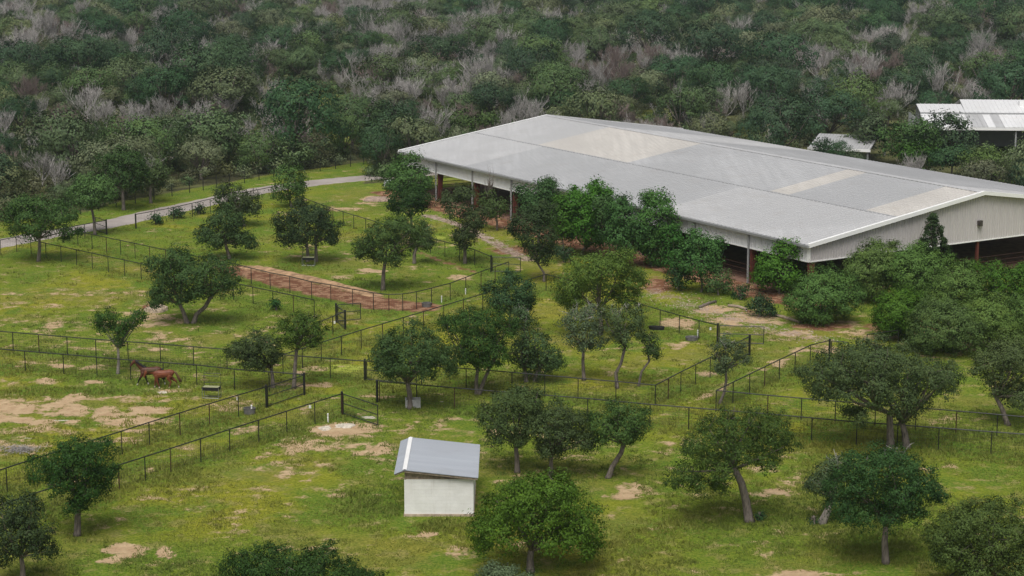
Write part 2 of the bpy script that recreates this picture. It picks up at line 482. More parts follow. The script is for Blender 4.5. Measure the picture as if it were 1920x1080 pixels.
# ------------------------------------------------------------------ ground
def axis_pts(fine0, fine1, step, far0, far1, grow=1.18):
    a = list(np.arange(fine0, fine1 + 1e-6, step))
    s = step; x = fine0; lo = []
    while x > far0: s *= grow; x -= s; lo.append(x)
    s = step; x = fine1; hi = []
    while x < far1: s *= grow; x += s; hi.append(x)
    return np.array(lo[::-1] + a + hi)
gx = axis_pts(-62, 66, 0.5, -3000, 3000)
gy = axis_pts(92, 290, 0.5, -1500, 3000, 1.12)
GX, GY = np.meshgrid(gx, gy)
GV = np.stack([GX.ravel(), GY.ravel(), np.zeros(GX.size)], 1)
front = GV[:, 1] > 60
pxx, pxy, dep = project(np.where(front[:, None], GV, np.array([0, -1e4, 0])))
pxx = np.where(front, pxx, -9e5); pxy = np.where(front, pxy, 9e5)
N = len(GV)
def ell(lst):
    m = np.zeros(N)
    for cx, cy, rx, ry, w in lst:
        d = np.sqrt(((pxx - cx) / rx) ** 2 + ((pxy - cy) / ry) ** 2)
        m = np.maximum(m, w * np.clip(1.6 - 1.15 * d, 0, 1))
    return m
def seg_dist(P, pts):
    best = np.full(len(P), 1e9)
    for a, b in zip(pts[:-1], pts[1:]):
        a = np.asarray(a, float); b = np.asarray(b, float); ab = b - a
        t = np.clip(((P - a) @ ab) / (ab @ ab), 0, 1)
        best = np.minimum(best, np.linalg.norm(P - (a + t[:, None] * ab), axis=1))
    return best
def path(px, w, wt=1.0):
    d = seg_dist(GV[:, :2], [G(x, y)[:2] for x, y in px])
    return wt * np.clip(1.6 - 1.15 * d / w, 0, 1)
SOIL = np.maximum.reduce([
 ell([(60,772,160,32,.82),(225,778,130,30,.76),(40,835,70,20,.5),(150,745,110,10,.6),(470,765,80,16,.35),(640,805,80,16,.62),(570,835,110,22,.45),
      (690,838,60,18,.6),(300,600,60,18,.45),(330,728,50,8,.55),(240,1032,40,16,.75),(310,1036,13,11,1.0),(805,1000,26,8,1.0),(1180,925,60,14,.5),
      (1455,925,50,9,.7),(1520,1076,80,10,.75),(860,1035,40,12,.4),(1330,702,30,8,.7),(1272,606,40,9,.75),(1300,645,40,6,.5),(205,1052,24,6,.8),
      (115,686,24,5,.9),(85,712,22,6,.8),(185,715,25,5,.7),(395,664,40,5,.4),(640,392,40,5,.6),(710,372,30,5,.9),(690,382,24,4,.5),(760,455,25,5,.5),(640,520,30,4,.5),
      (700,507,30,4,.6),(860,520,30,5,.5),(540,400,30,5,.3),(300,430,30,5,.3),(80,575,60,6,.3),(300,655,40,5,.4),(590,690,30,8,.5),(560,700,30,12,.7),
      (590,722,40,6,.6),(800,722,40,5,.5),(700,745,50,5,.5),(830,740,40,4,.5),(1500,1000,60,8,.3),(980,1020,30,8,.4),(1220,990,40,6,.3),(440,830,70,10,.4),
      (30,690,30,6,.3),(1400,598,90,14,.6),(1340,582,50,9,.6),(1490,630,70,9,.45),(1680,620,160,26,.35),(1540,655,60,10,.5),(1850,650,90,20,.4),(1760,800,120,14,.18)]),
 path([(1290,752),(1335,735),(1360,722),(1440,690),(1500,655),(1560,640)], 0.7, .42)])
TRACK = np.maximum.reduce([path(l_, .45, 1.0) for l_ in ([(186,738),(172,770),(152,812)],[(205,745),(232,768),(252,796)],[(-20,757),(60,756),(160,757),(320,760)],[(-20,772),(80,783),(170,784),(330,778)],[(60,742),(72,762),(58,800)],[(-20,800),(90,795),(200,802),(300,800)],[(110,738),(100,765),(120,800)])])
SOIL = np.maximum(SOIL, ell([(250,640,420,150,.16),(500,830,420,140,.17),(1150,900,500,120,.10),(650,430,250,80,.15)]))
SOIL = np.maximum(0, SOIL - .42 * TRACK)
RED = np.maximum.reduce([
 path([(446,505),(520,525),(600,545),(680,562),(745,572),(790,576)], 2.5, .60), ell([(290,577,26,8,.8),(720,575,60,7,.6)]),
 path([(780,472),(830,490),(890,510)], 0.8, .45),
 ell([(960,470,60,14,.5),(1235,535,40,20,.55),(1300,560,30,6,.4),(1420,552,60,10,.55),(700,732,40,6,.3),(1540,612,90,12,.5),(1690,612,120,20,.45),(1400,585,50,6,.45)])])  # grove-side patches: reddish soil with the oaks' shade put into the colour
la, lb = arena_local(GV[:, :2])
bed = np.clip(1.5 - np.abs(lb + 2.0) / 2.2, 0, 1) * (la > -6) * (la < AL + 2)
RED = np.maximum(RED, .62 * bed)
LUSH = np.zeros(N)
for pts, _, _k in FENCES:
    LUSH = np.maximum(LUSH, 0.75 * np.clip(1.5 - seg_dist(GV[:, :2], rail_pts(pts)) / 1.6, 0, 1))
LUSH = np.maximum(LUSH, ell([(140,735,190,9,1),(620,535,160,12,1),(580,500,80,14,.8),(850,480,90,20,.8),(700,950,70,45,.8),(320,880,130,25,.6),(800,720,150,25,.6),(380,420,420,60,.6),(640,350,120,25,.4),
     (1260,570,80,18,1),(1100,540,60,15,.6),(1700,830,200,18,.8),(1600,980,200,60,.35),(1250,1000,140,50,.4),(420,600,90,22,.5),(100,520,110,20,.35),(330,560,70,20,.5),(850,985,70,14,1)]))
LIME = ell([(640,690,44,11,.95),(705,690,28,8,.6),(760,400,55,7,.7),(690,352,30,4,.7),(700,310,40,3,.8),(820,445,26,6,.8),(840,460,20,4,.8),(90,540,110,10,.22),(45,622,20,4,.9),
     (130,505,90,12,.25),(235,540,70,8,.25),(180,660,20,4,.4),(430,690,40,6,.3),(930,690,30,6,.3),(890,560,16,10,.3),(560,330,25,5,.5),(670,340,50,5,.5),(1820,905,70,14,.15),(100,660,30,3,.5)])
PALE = ell([(305,736,14,3.2,1),(352,736,9,2.2,.8),(118,788,20,3,.9),(55,821,18,3.4,.8),(610,803,16,6,1),(645,798,18,5,1),(690,783,26,4,.8),(830,754,14,2,.7),(735,755,10,4,.5),
     (238,1054,16,6,.55),(257,1059,8,3,.6),(700,745,26,4,.35),(600,740,20,3,.5),(925,462,10,3,.6),(640,385,12,3,.5),(1310,742,20,4,.4),(430,440,9,2,.0),(180,437,16,3,.5)])
GRAVEL = np.maximum(path([(800,404),(850,418),(900,440),(950,468),(990,488)], 1.2, .5),
     np.maximum(path([(1225,545),(1280,568),(1330,585),(1400,603),(1470,622),(1550,640)], 1.7, .42), ell([(708,372,26,5,.7)])))
LUSH *= (GRAVEL < .2)
# forest floor: everything behind the boundary fence and round the far side of the arena
wood_line = [G(x, y)[:2] for x, y in [(-900,560),(-120,430),(150,402),(217,382),(288,369),(355,356),(430,343),(512,328),(600,317),(657,309),(730,298),(790,286)]]
wl_x = np.array([p[0] for p in wood_line]); wl_y = np.array([p[1] for p in wood_line])
def in_wood(P, margin=0.0):
    """True where trees of the wood may stand"""
    la, lb = arena_local(P)
    yl = np.interp(P[:, 0], wl_x, wl_y)
    left = (P[:, 1] > yl + margin) & (P[:, 0] < wl_x[-1] + 4)
    behind = (la > AL + 7 + margin) | (lb > 2 * HW + 5 + margin)
    right = behind & (P[:, 0] > wl_x[-1] - 6) & (P[:, 1] > 175)
    return left | right
WOODF = in_wood(GV[:, :2], 1.0).astype(float)
CLEAR = [(545,188,80,26),(540,198,60,24),(615,226,36,20),(632,215,42,30),(640,258,30,14),(1245,216,50,16),(1440,246,30,12),(1390,243,30,12),(1880,103,38,20),(1570,152,24,12),(1330,8,45,14),(1270,138,20,11),(1500,25,34,12),(1740,100,24,12),(440,84,14,8),(480,172,34,14),(1665,60,30,10),(250,140,18,8),(900,60,24,8)]
cl = np.zeros(N)
for cx, cy, rx, ry in CLEAR:
    cl = np.maximum(cl, np.clip(1.6 - np.sqrt(((pxx - cx) / rx) ** 2 + ((pxy - cy) / ry) ** 2), 0, 1))
WOODF = np.clip(WOODF - cl * .6, 0, 1)
nx, ny = len(gx), len(gy)
ii = (np.arange(ny - 1)[:, None] * nx + np.arange(nx - 1)[None, :]).ravel()
gfaces = np.stack([ii, ii + 1, ii + nx + 1, ii + nx], 1)
gme = mesh_np('ground', GV, gfaces, M['ground'], True)
for nm, arr in (('soil', SOIL), ('red', RED), ('lush', LUSH), ('lime', LIME), ('pale', PALE), ('gravel', GRAVEL), ('wood', WOODF)):
    at = gme.attributes.new(nm, 'FLOAT', 'POINT'); at.data.foreach_set('value', arr.astype(np.float32))
ground = tag(link('ground', gme), kind='structure')

# road
rc = [G(x, y)[:2] for x, y in [(-170,487),(-60,468),(0,457),(100,438),(205,420),(300,398),(394,378),(480,359),(582,344),(650,337),(720,331),(800,325),(860,318)]]
def smooth_line(pts, n=8):
    pts = [np.asarray(p, float) for p in pts]; out = []
    for i in range(len(pts) - 1):
        p0 = pts[max(i - 1, 0)]; p1 = pts[i]; p2 = pts[i + 1]; p3 = pts[min(i + 2, len(pts) - 1)]
        for k in range(n):
            t = k / n
            out.append(0.5 * ((2 * p1) + (-p0 + p2) * t + (2 * p0 - 5 * p1 + 4 * p2 - p3) * t * t + (-p0 + 3 * p1 - 3 * p2 + p3) * t ** 3))
    out.append(pts[-1]); return out
rl = smooth_line(rc, 10)
v = []; f = []
for i, p in enumerate(rl):
    d = rl[min(i + 1, len(rl) - 1)] - rl[max(i - 1, 0)]; d /= np.linalg.norm(d); nrm = np.array([-d[1], d[0]])
    w = 1.95 + 0.12 * math.sin(i * 1.7) + random.uniform(-.06, .06)
    for sgn in (1, -1):
        q = p + nrm * w * sgn; v += [(q[0], q[1], 0.035)]
        q2 = p + nrm * (w + 0.08) * sgn; v += [(q2[0], q2[1], -0.02)]
for i in range(len(rl) - 1):
    a = i * 4; b = a + 4
    f += [(a, a + 2, b + 2, b), (a + 1, a, b, b + 1), (a + 2, a + 3, b + 3, b + 2)]
me = bpy.data.meshes.new('road'); me.from_pydata(v, [], f); me.materials.append(M['concrete']); me.update()
tag(link('road', me), kind='structure')

# ------------------------------------------------------------------ covered arena
AROT = math.atan2(AA[1], AA[0])       # local x = along the long side, local y = to the left of it; we want y = AB direction
# local frame: X = AA, Y = -AB flipped, so build with explicit points instead
def AW(a, b, z):
    p = A0 + AA * a + AB * b; return (p[0], p[1], z)
arena = empty('riding_arena', (*A0, 0), 0, 'long open-sided riding arena with a low grey metal gable roof', 'arena')
AINV = Matrix.Translation((-A0[0], -A0[1], 0))
def abuild(mb, name, mat, parent=None, smooth=False):
    mb.v = [(x - A0[0], y - A0[1], z) for x, y, z in mb.v]
    return mb.build(name, mat, parent or arena, smooth)
def roofz(b):
    return RIDGE - abs(b - HW) / HW * (RIDGE - EAVE)
OV = 0.35
def roof_panel(a0, a1, b0, b1, mat, name='roof_panel', lift=0.0, pitch=0.6):
    """corrugated sheeting: seams run from eave to ridge"""
    mb = MB(); n = max(1, int(round((a1 - a0) / pitch))); st = (a1 - a0) / n
    prof = []
    for i in range(n):
        x = a0 + i * st
        prof += [(x, 0), (x + st - 0.12, 0), (x + st - 0.08, 0.05), (x + st - 0.04, 0.05)]
    prof.append((a1, 0))
    top = []
    for a, h in prof:
        top.append((AW(a, b0, roofz(b0) + h + lift), AW(a, b1, roofz(b1) + h + lift)))
    for (p, q), (r, s) in zip(top[:-1], top[1:]):
        mb.poly([p, r, s, q] if b0 < b1 else [p, q, s, r])
    # underside
    mb.poly([AW(a0, b0, roofz(b0) - .06), AW(a0, b1, roofz(b1) - .06), AW(a1, b1, roofz(b1) - .06), AW(a1, b0, roofz(b0) - .06)])
    return abuild(mb, name, mat)
def on_roof(x, y, far=False):
    """arena coordinates of a photograph point on the near (or far) roof slope"""
    d = ray(x, y)
    k = (RIDGE - EAVE) / HW * (-1 if far else 1)
    # z = EAVE + k*b (near)   or   z = EAVE + 2*HW*(-k)... (far)
    z0 = EAVE if not far else EAVE - k * 2 * HW
    # CAM.z + t d.z = z0 + k * ((CAM.xy + t d.xy - A0) . AB)
    t = (z0 + k * ((CAM[:2] - A0) @ AB) - CAM[2]) / (d[2] - k * (d[:2] @ AB))
    p = CAM + d * t
    return arena_local(p[:2])
MIDB = HW * 0.5
def aa(x, y): return float(on_roof(x, y)[0])
# boundaries of the differently weathered sections
u0, u1 = aa(1022, 269), aa(1200, 300)
w0, w1 = aa(1463, 354), aa(1497, 361)
z0_, z1_ = aa(1640, 390), aa(1685, 400)
lo1 = aa(960, 290); lo2 = aa(1340, 365)
S = -OV; E = AL + OV
def row(bounds, b0, b1, lift=0.0):
    bs = sorted(bounds, key=lambda t: t[0])
    for a0, a1, m in bs: roof_panel(a0, a1, b0, b1, M[m], lift=lift)
row([(S, min(z0_, 4.6), 'roofC'), (min(z0_, 4.6), w1, 'roofA'), (w1, w0, 'roofC'), (w0, u1, 'roofA'), (u1, u0, 'roofC'), (u0, E, 'roofB')], MIDB - .1, HW, 0.02)
row([(S, lo2, 'roofB'), (lo2, lo1, 'roofA'), (lo1, E, 'roofB')], -OV, MIDB + .1)
row([(S, 5.0, 'roofB'), (5.0, w1 + 2, 'roofD'), (w1 + 2, u1 + 4, 'roofD'), (u1 + 4, u0, 'roofB'), (u0, E, 'roofD')], 2 * HW + OV, HW)
mb = MB(); mb.loft([[AW(a, MIDB - .16, roofz(MIDB - .16) + z) for z in (.0, .055)] + [AW(a, MIDB - .06, roofz(MIDB - .06) + z) for z in (.078, .0)] for a in (S + .2, E - .2)])
abuild(mb, 'lap_trim', M['roofD'])
mb = MB()     # ridge cap
for s in (-1, 1):
    mb.poly([AW(S - .05, HW, RIDGE + .13), AW(E + .05, HW, RIDGE + .13), AW(E + .05, HW + s * .35, roofz(HW + .35) + .068), AW(S - .05, HW + s * .35, roofz(HW + .35) + .068)])
abuild(mb, 'ridge_cap', M['roofB'])
# rake trims and gutters
for a, nm in ((S, 'rake_trim'), (E, 'rake_trim')):
    for b0, b1 in ((-OV, HW), (2 * HW + OV, HW)):
        mb = MB(); t = 0.16; s = -1 if a == S else 1
        pts0 = [AW(a + s * .0, b0, roofz(b0) - .22), AW(a + s * t, b0, roofz(b0) - .22), AW(a + s * t, b0, roofz(b0) + .14), AW(a - s * .14, b0, roofz(b0) + .14)]
        pts1 = [AW(a + s * .0, b1, roofz(b1) - .22), AW(a + s * t, b1, roofz(b1) - .22), AW(a + s * t, b1, roofz(b1) + .14), AW(a - s * .14, b1, roofz(b1) + .14)]
        mb.loft([pts0, pts1]); abuild(mb, nm, M['white'])
for b in (-OV, 2 * HW + OV):
    mb = MB(); s = -1 if b < 0 else 1; z = roofz(b)
    mb.loft([[AW(a, b, z - .24), AW(a, b + s * .17, z - .24), AW(a, b + s * .2, z - .02), AW(a, b + s * .02, z - .02)] for a in (S - .1, E + .1)])
    abuild(mb, 'gutter', M['greysteel'])
# skirt wall sheeting, one sheet after the other
SK = 3.30
def sheet_profile(w):
    n = 3; p = []
    for i in range(n):
        x = i * w / n
        p += [(x + .01, 0), (x + w / n * .62, 0), (x + w / n * .70, .045), (x + w / n * .90, .045)]
    p.append((w - .004, 0)); return p
def sheet_mesh(w, z0, zt, name):
    mb = MB(); pr = sheet_profile(w)
    for (x, d), (x2, d2) in zip(pr[:-1], pr[1:]):
        mb.poly([(x, -d, z0), (x2, -d2, z0), (x2, -d2, zt(x2)), (x, -d, zt(x))])
    mb.poly([(0, .03, z0), (0, .03, zt(0)), (w, .03, zt(w)), (w, .03, z0)])
    return mb
nside = int(AL / 0.93); sw = AL / nside
side_me = sheet_mesh(sw, SK, lambda x: EAVE - .26, 'wall_sheet').mesh('wall_sheet', M['sheetside'])
ang = math.atan2(AA[1], AA[0])
for i in range(nside):
    # outward face of the near long wall looks along -AB; sheet local -y must look outward
    p = AA * (sw * (i + 1))
    link('wall_sheet', side_me, arena, (p[0], p[1], 0), ang + math.pi)
ngab = int(2 * HW / 0.93); gw = 2 * HW / ngab
angb = math.atan2(AB[1], AB[0])
for i in range(ngab):
    b0 = i * gw
    m_ = sheet_mesh(gw, SK, lambda x, b0=b0: roofz(b0 + x) - .1, 'wall_sheet').mesh('wall_sheet', M['sheet'])
    p = AB * b0
    link('wall_sheet', m_, arena, (p[0], p[1], 0), angb)
# far skirts (seen from inside)
mb = MB(); mb.poly([AW(0, 2 * HW, SK), AW(AL, 2 * HW, SK), AW(AL, 2 * HW, EAVE - .1), AW(0, 2 * HW, EAVE - .1)])
mb.poly([AW(AL, 0, SK), AW(AL, 0, EAVE - .1), AW(AL, HW, RIDGE - .1), AW(AL, 2 * HW, EAVE - .1), AW(AL, 2 * HW, SK)])
abuild(mb, 'rear_wall_sheeting', M['sheetside'])
# white corner trim
mb = MB(); mb.loft([[AW(-.10, -.10, z), AW(.14, -.10, z), AW(.14, .02, z), AW(.02, .14, z), AW(-.10, .14, z)] for z in (SK - .05, EAVE - .02)])
abuild(mb, 'corner_trim', M['white'])
for i in range(2):
    mb = MB()
    if i == 0: mb.loft([[AW(a, -.07, SK - .08), AW(a, .05, SK - .08), AW(a, .05, SK + .02), AW(a, -.07, SK + .02)] for a in (0.15, AL)])
    else: mb.loft([[AW(-.07, b, SK - .08), AW(.05, b, SK - .08), AW(.05, b, SK + .02), AW(-.07, b, SK + .02)] for b in (0.15, 2 * HW)])
    abuild(mb, 'sheet_trim', M['white'])
# frames: tapered red columns and rafters, downspouts
d1 = arena_local(G(1398, 432, EAVE)[:2])[0]; bay = AL / max(1, round(AL / max(d1, 4)))
nb = int(round(AL / bay))
for i in range(nb + 1):
    a = min(max(i * bay, .18), AL - .18)
    for side in (0, 1):
        b = .12 if side == 0 else 2 * HW - .12; s = 1 if side == 0 else -1
        mb = MB()
        mb.loft([[AW(a - .12, b, z), AW(a + .12, b, z), AW(a + .12, b + s * w, z), AW(a - .12, b + s * w, z)] for z, w in ((0, .32), (2.6, .62), (EAVE - .35, .95))])
        abuild(mb, 'column', M['redsteel'])
        mb = MB()
        mb.loft([[AW(a - .11, bb, roofz(bb) - .12), AW(a + .11, bb, roofz(bb) - .12), AW(a + .11, bb, roofz(bb) - .12 - dp), AW(a - .11, bb, roofz(bb) - .12 - dp)]
                 for bb, dp in ((b + s * .1, .95), (b + s * 6, .6), (HW, .7))])
        abuild(mb, 'rafter', M['redsteel'])
    if 0 < i < nb + 1:
        mb = MB(); mb.box((0, 0, 0), (.13, .13, EAVE - .25)); mb.v = [AW(a + x - .06, -.24 + y, z) for x, y, z in mb.v]
        abuild(mb, 'downspout', M['greysteel'])
# end wall posts under the near gable
for b in (7, 13.5, HW, 27.5, 34):
    mb = MB(); mb.loft([[AW(.1, b - .12, z), AW(.34, b - .12, z), AW(.34, b + .12, z), AW(.1, b + .12, z)] for z in (0, roofz(b) - .3)])
    abuild(mb, 'end_post', M['redsteel'])
# pipe rails round the riding surface
for a0, a1, b0, b1 in ((0, AL, .9, .9), (0, AL, 2 * HW - .9, 2 * HW - .9), (.9, .9, .9, 2 * HW - .9), (AL - .9, AL - .9, .9, 2 * HW - .9)):
    for z in (.55, .95, 1.4):
        mb = MB(); mb.tube([AW(a0, b0, z), AW(a1, b1, z)], .04, 6); abuild(mb, 'pipe_rail', M['rust'])
mb = MB(); mb.poly([AW(-.3, -.3, .03), AW(-.3, 2 * HW, .03), AW(AL, 2 * HW, .03), AW(AL, -.3, .03)])
abuild(mb, 'sand_floor', M['sand'])
# wall lamp on the gable
lp = on_roof(1840, 432)
gb = None
for b in np.linspace(15, 30, 400):
    x, y, _ = project(np.array([AW(-.1, b, 5.0)]))
    if gb is None and x[0] >= 1840: gb = b
zz = 5.0
mb = MB(); mb.box((-.3, -.5, zz - .25), (-.05, .0, zz + .2)); mb.box((-.38, -.42, zz - .32), (-.28, -.08, zz + .1))
mb.v = [AW(x, (gb or 21) + y, z) for x, y, z in mb.v]
abuild(mb, 'wall_lamp', M['lampbox'])

# ------------------------------------------------------------------ block shed
sL = G(758.5, 968); sR = G(888, 968)
SW_ = float(sR[0] - sL[0]); SY = float(sL[1])
shed = empty('block_shed', (sL[0], SY, 0), 0, 'small white block shed with a lopsided corrugated steel roof', 'shed')
SD = 6.2; SH = 2.22
MB().box((-.04, -.05, 0), (SW_ + .04, SD, .14)).build('footing', M['footing'], shed)
MB().box((.02, .02, .14), (SW_ - .02, SD - .02, SH)).build('wall', M['mortar'], shed)
bw, bh, j = 0.40, 0.20, 0.004
ncol = int(round(SW_ / bw)); bw = SW_ / ncol; nrow = 10; bh = (SH - .14) / nrow
def block_me(w, d, h):
    return MB().box((j / 2, 0, j / 2), (w - j / 2, d, h - j / 2))
full = block_me(bw, .03, bh).mesh('block', M['block']); half = block_me(bw / 2, .03, bh).mesh('block', M['block'])
for r_ in range(nrow):
    z = .14 + r_ * bh; x = 0.0
    seq = [full] * ncol if r_ % 2 == 0 else [half] + [full] * (ncol - 1) + [half]
    for m_ in seq:
        link('block', m_, shed, (x, random.uniform(-.004, .002), z)); x += bw if m_ is full else bw / 2
ncd = 14; bd = (SD - .05) / ncd
sidefull = MB().box((0, j / 2, j / 2), (.03, bd - j / 2, bh - j / 2)).mesh('block', M['block'])
for r_ in range(nrow):
    for c in range(ncd):
        link('block', sidefull, shed, (SW_ - .03, .04 + c * bd + random.uniform(0, .001), .14 + r_ * bh))
# roof: the ridge stands over the left wall, a long gentle slope to the right and a short one to the left
RZ = 2.86; EZ = 2.40; RX = 0.03
def shed_roof(x0, z0, x1, z1, name):
    mb = MB(); y = -.32; ye = SD + .35; pr = []
    n = int((ye - y) / .2); st = (ye - y) / n
    for i in range(n):
        pr += [(y + i * st, 0), (y + i * st + st * .62, 0), (y + i * st + st * .72, .03), (y + i * st + st * .9, .03)]
    pr.append((ye, 0))
    for (a, h), (b, h2) in zip(pr[:-1], pr[1:]):
        mb.poly([(x0, a, z0 + h), (x1, a, z1 + h), (x1, b, z1 + h2), (x0, b, z0 + h2)])
    mb.poly([(x0, y, z0 - .03), (x0, ye, z0 - .03), (x1, ye, z1 - .03), (x1, y, z1 - .03)])
    mb.poly([(x0, y, z0 - .03), (x1, y, z1 - .03), (x1, y, z1), (x0, y, z0)])
    mb.poly([(x1, y, z1 - .03), (x1, ye, z1 - .03), (x1, ye, z1), (x1, y, z1)])
    return mb.build(name, M['roofS'], shed)
shed_roof(RX, RZ, SW_ + .28, EZ, 'roof_slope')
shed_roof(RX, RZ, -.56, RZ - .24, 'roof_slope')
mb = MB()
mb.poly([(RX - .1, -.33, RZ + .01), (RX, -.33, RZ + .055), (RX, SD + .36, RZ + .055), (RX - .1, SD + .36, RZ + .01)])
mb.poly([(RX, -.33, RZ + .055), (RX + .14, -.33, RZ + .03), (RX + .14, SD + .36, RZ + .03), (RX, SD + .36, RZ + .055)])
mb.build('ridge_cap', M['white'], shed)
for y in (-.26, 2.0, 4.1, SD + .2):
    mb = MB(); mb.loft([[(x, y, z - .16), (x, y + .05, z - .16), (x, y + .05, z - .035), (x, y, z - .035)] for x, z in ((RX, RZ), (SW_ + .24, EZ))])
    mb.build('rafter', M['wood'], shed)
    mb = MB(); mb.loft([[(x, y, z - .12), (x, y + .05, z - .12), (x, y + .05, z - .035), (x, y, z - .035)] for x, z in ((-.53, RZ - .24), (RX, RZ))])
    mb.build('rafter', M['wood'], shed)
mb = MB(); mb.poly([(.10, .04, SH), (SW_ * .70, .04, SH), (.10, .04, RZ - .20)]); mb.poly([(.10, .07, SH), (.10, .07, RZ - .2), (SW_ * .70, .07, SH)])
mb.build('gable_board', M['wood'], shed)
MB().box((.03, -.02, SH - .01), (.12, .07, RZ - .12)).build('ridge_post', M['wood'], shed)
MB().box((.0, .0, SH), (SW_, .09, SH + .05)).build('wall_plate', M['wood'], shed)

# ------------------------------------------------------------------ white barns at the top right
def barn(name, label, pts_px, ridge_h, eave_h):
    pass
BY = 268.0
e0 = PY(1800, 238, BY); e1 = PY(1990, 244, BY)
barnA = empty('white_barn', (float(e0[0]) - 1.6, BY, 0), R(-4), 'white metal-roofed barn with a raised middle section half hidden by trees', 'barn')
ez = float(e0[2])
bl = 34.0
def barn_slope(x0, x1, y0, z0, y1, z1, mat, nm='roof_slope'):
    mb = MB(); n = max(1, int((x1 - x0) / .6)); st = (x1 - x0) / n; pr = []
    for i in range(n): pr += [(x0 + i * st, 0), (x0 + i * st + st - .12, 0), (x0 + i * st + st - .08, .05), (x0 + i * st + st - .04, .05)]
    pr.append((x1, 0))
    for (a, h), (b, h2) in zip(pr[:-1], pr[1:]): mb.poly([(a, y0, z0 + h), (b, y0, z0 + h2), (b, y1, z1 + h2), (a, y1, z1 + h)])
    mb.poly([(x0, y0, z0 - .08), (x0, y1, z1 - .08), (x1, y1, z1 - .08), (x1, y0, z0 - .08)])
    return mb.build(nm, mat, barnA)
print('barn eave height', ez)
EB = max(2.8, ez)
for x0, x1, m_ in ((-3, 3, 'roofW'), (3, 5.4, 'roofB'), (5.4, 6.4, 'roofW'), (6.4, 7.6, 'roofB'), (7.6, bl, 'roofW')):
    barn_slope(x0, x1, 0, EB, 6.0, EB + 1.1, M[m_])
barn_slope(-3.0, 3.2, 6.0, EB + 1.3, 10.5, EB + 2.0, M['roofW'])
barn_slope(3.2, bl, 6.0, EB + 1.3, 12, EB + 2.5, M['roofW'])
barn_slope(-3.0, 3.2, 10.5, EB + 2.0, 20, EB + .3, M['roofW'])
barn_slope(3.2, bl, 12, EB + 2.5, 22, EB + .3, M['roofW'])
MB().box((-3, 5.9, EB + 1.0), (bl, 6.02, EB + 1.28)).build('clerestory_band', M['greysteel'], barnA)
MB().box((-3, -.18, EB - .4), (bl, -.02, EB - .02)).build('fascia', M['white'], barnA)
MB().box((-2.8, 10, 0), (bl - .2, 10.2, EB + 1.6)).build('rear_wall', M['greysteel'], barnA)
for x in (-2.8, 3, 9, 15, 21, 27, 33):
    MB().box((x, .15, 0), (x + .2, .35, EB - .1)).build('post', M['greysteel'], barnA)
    MB().box((x, 12, 0), (x + .2, 12.2, EB + 1.7)).build('post', M['greysteel'], barnA)
MB().box((11, 9, EB + 1.6), (12.2, 10.2, EB + 2.6)).build('roof_vent', M['white'], barnA)
MB().box((-2.8, .5, 0), (-2.6, 20, EB - .2)).build('end_wall', M['sheetside'], barnA)
# small open hall just behind the arena
q0 = PY(1516, 270, 258)
zl = 2.4
sb = empty('low_shed', (float(q0[0]), 258, 0), R(-20), 'pale metal shed roof peeking out behind the arena roof', 'shed')
mb = MB()
for i in range(20):
    x0 = i * .4; mb.poly([(x0, 0, zl), (x0 + .32, 0, zl), (x0 + .32, 7, zl + 1.0), (x0, 7, zl + 1.0)]); mb.poly([(x0 + .32, 0, zl), (x0 + .4, 0, zl + .05), (x0 + .4, 7, zl + 1.05), (x0 + .32, 7, zl + 1.0)])
mb.poly([(0, 0, zl - .1), (0, 7, zl + .9), (8, 7, zl + .9), (8, 0, zl - .1)]); mb.build('roof_slope', M['roofB'], sb)
mb = MB(); mb.poly([(0, 7, zl + 1.02), (8, 7, zl + 1.02), (8, 14, zl), (0, 14, zl)]); mb.build('roof_slope', M['roofB'], sb)
MB().box((-.1, -.16, zl - .3), (8.1, -.02, zl + .02)).build('fascia', M['white'], sb)
for x, y in ((.2, .3), (7.7, .3), (.2, 13.5), (7.7, 13.5)):
    MB().box((x - .1, y - .1, 0), (x + .1, y + .1, zl - .05)).build('post', M['greysteel'], sb)

#@@FENCEBUILD
post_me = MB().tube([(0, 0, 0), (0, 0, FH - .03)], .036, 6).mesh('post', M['black'])
postr_me = MB().tube([(0, 0, 0), (0, 0, FH - .03)], .036, 6).mesh('post', M['rust'])
bigpost_me = MB().tube([(0, 0, 0), (0, 0, FH + .10), (0, 0, FH + .14)], [.085, .085, .03], 8).mesh('post', M['black'])
thin_me = MB().tube([(0, 0, 0), (0, 0, 1.45)], .05, 6).mesh('post', M['black'])
def wires(mb, a, b, z0=.06, z1=FH - .05, nz=9, dx=.22, r=.0042):
    a = np.asarray(a, float); b = np.asarray(b, float); L = np.linalg.norm(b - a); d = (b - a) / L
    for z in np.linspace(z0, z1, nz):
        mb.tube([(a[0], a[1], z), (b[0], b[1], z)], r, 3, False)
    for t in np.arange(dx, L, dx):
        p = a + d * t; mb.tube([(p[0], p[1], z0), (p[0], p[1], z1)], r, 3, False)
SPACING = 2.75
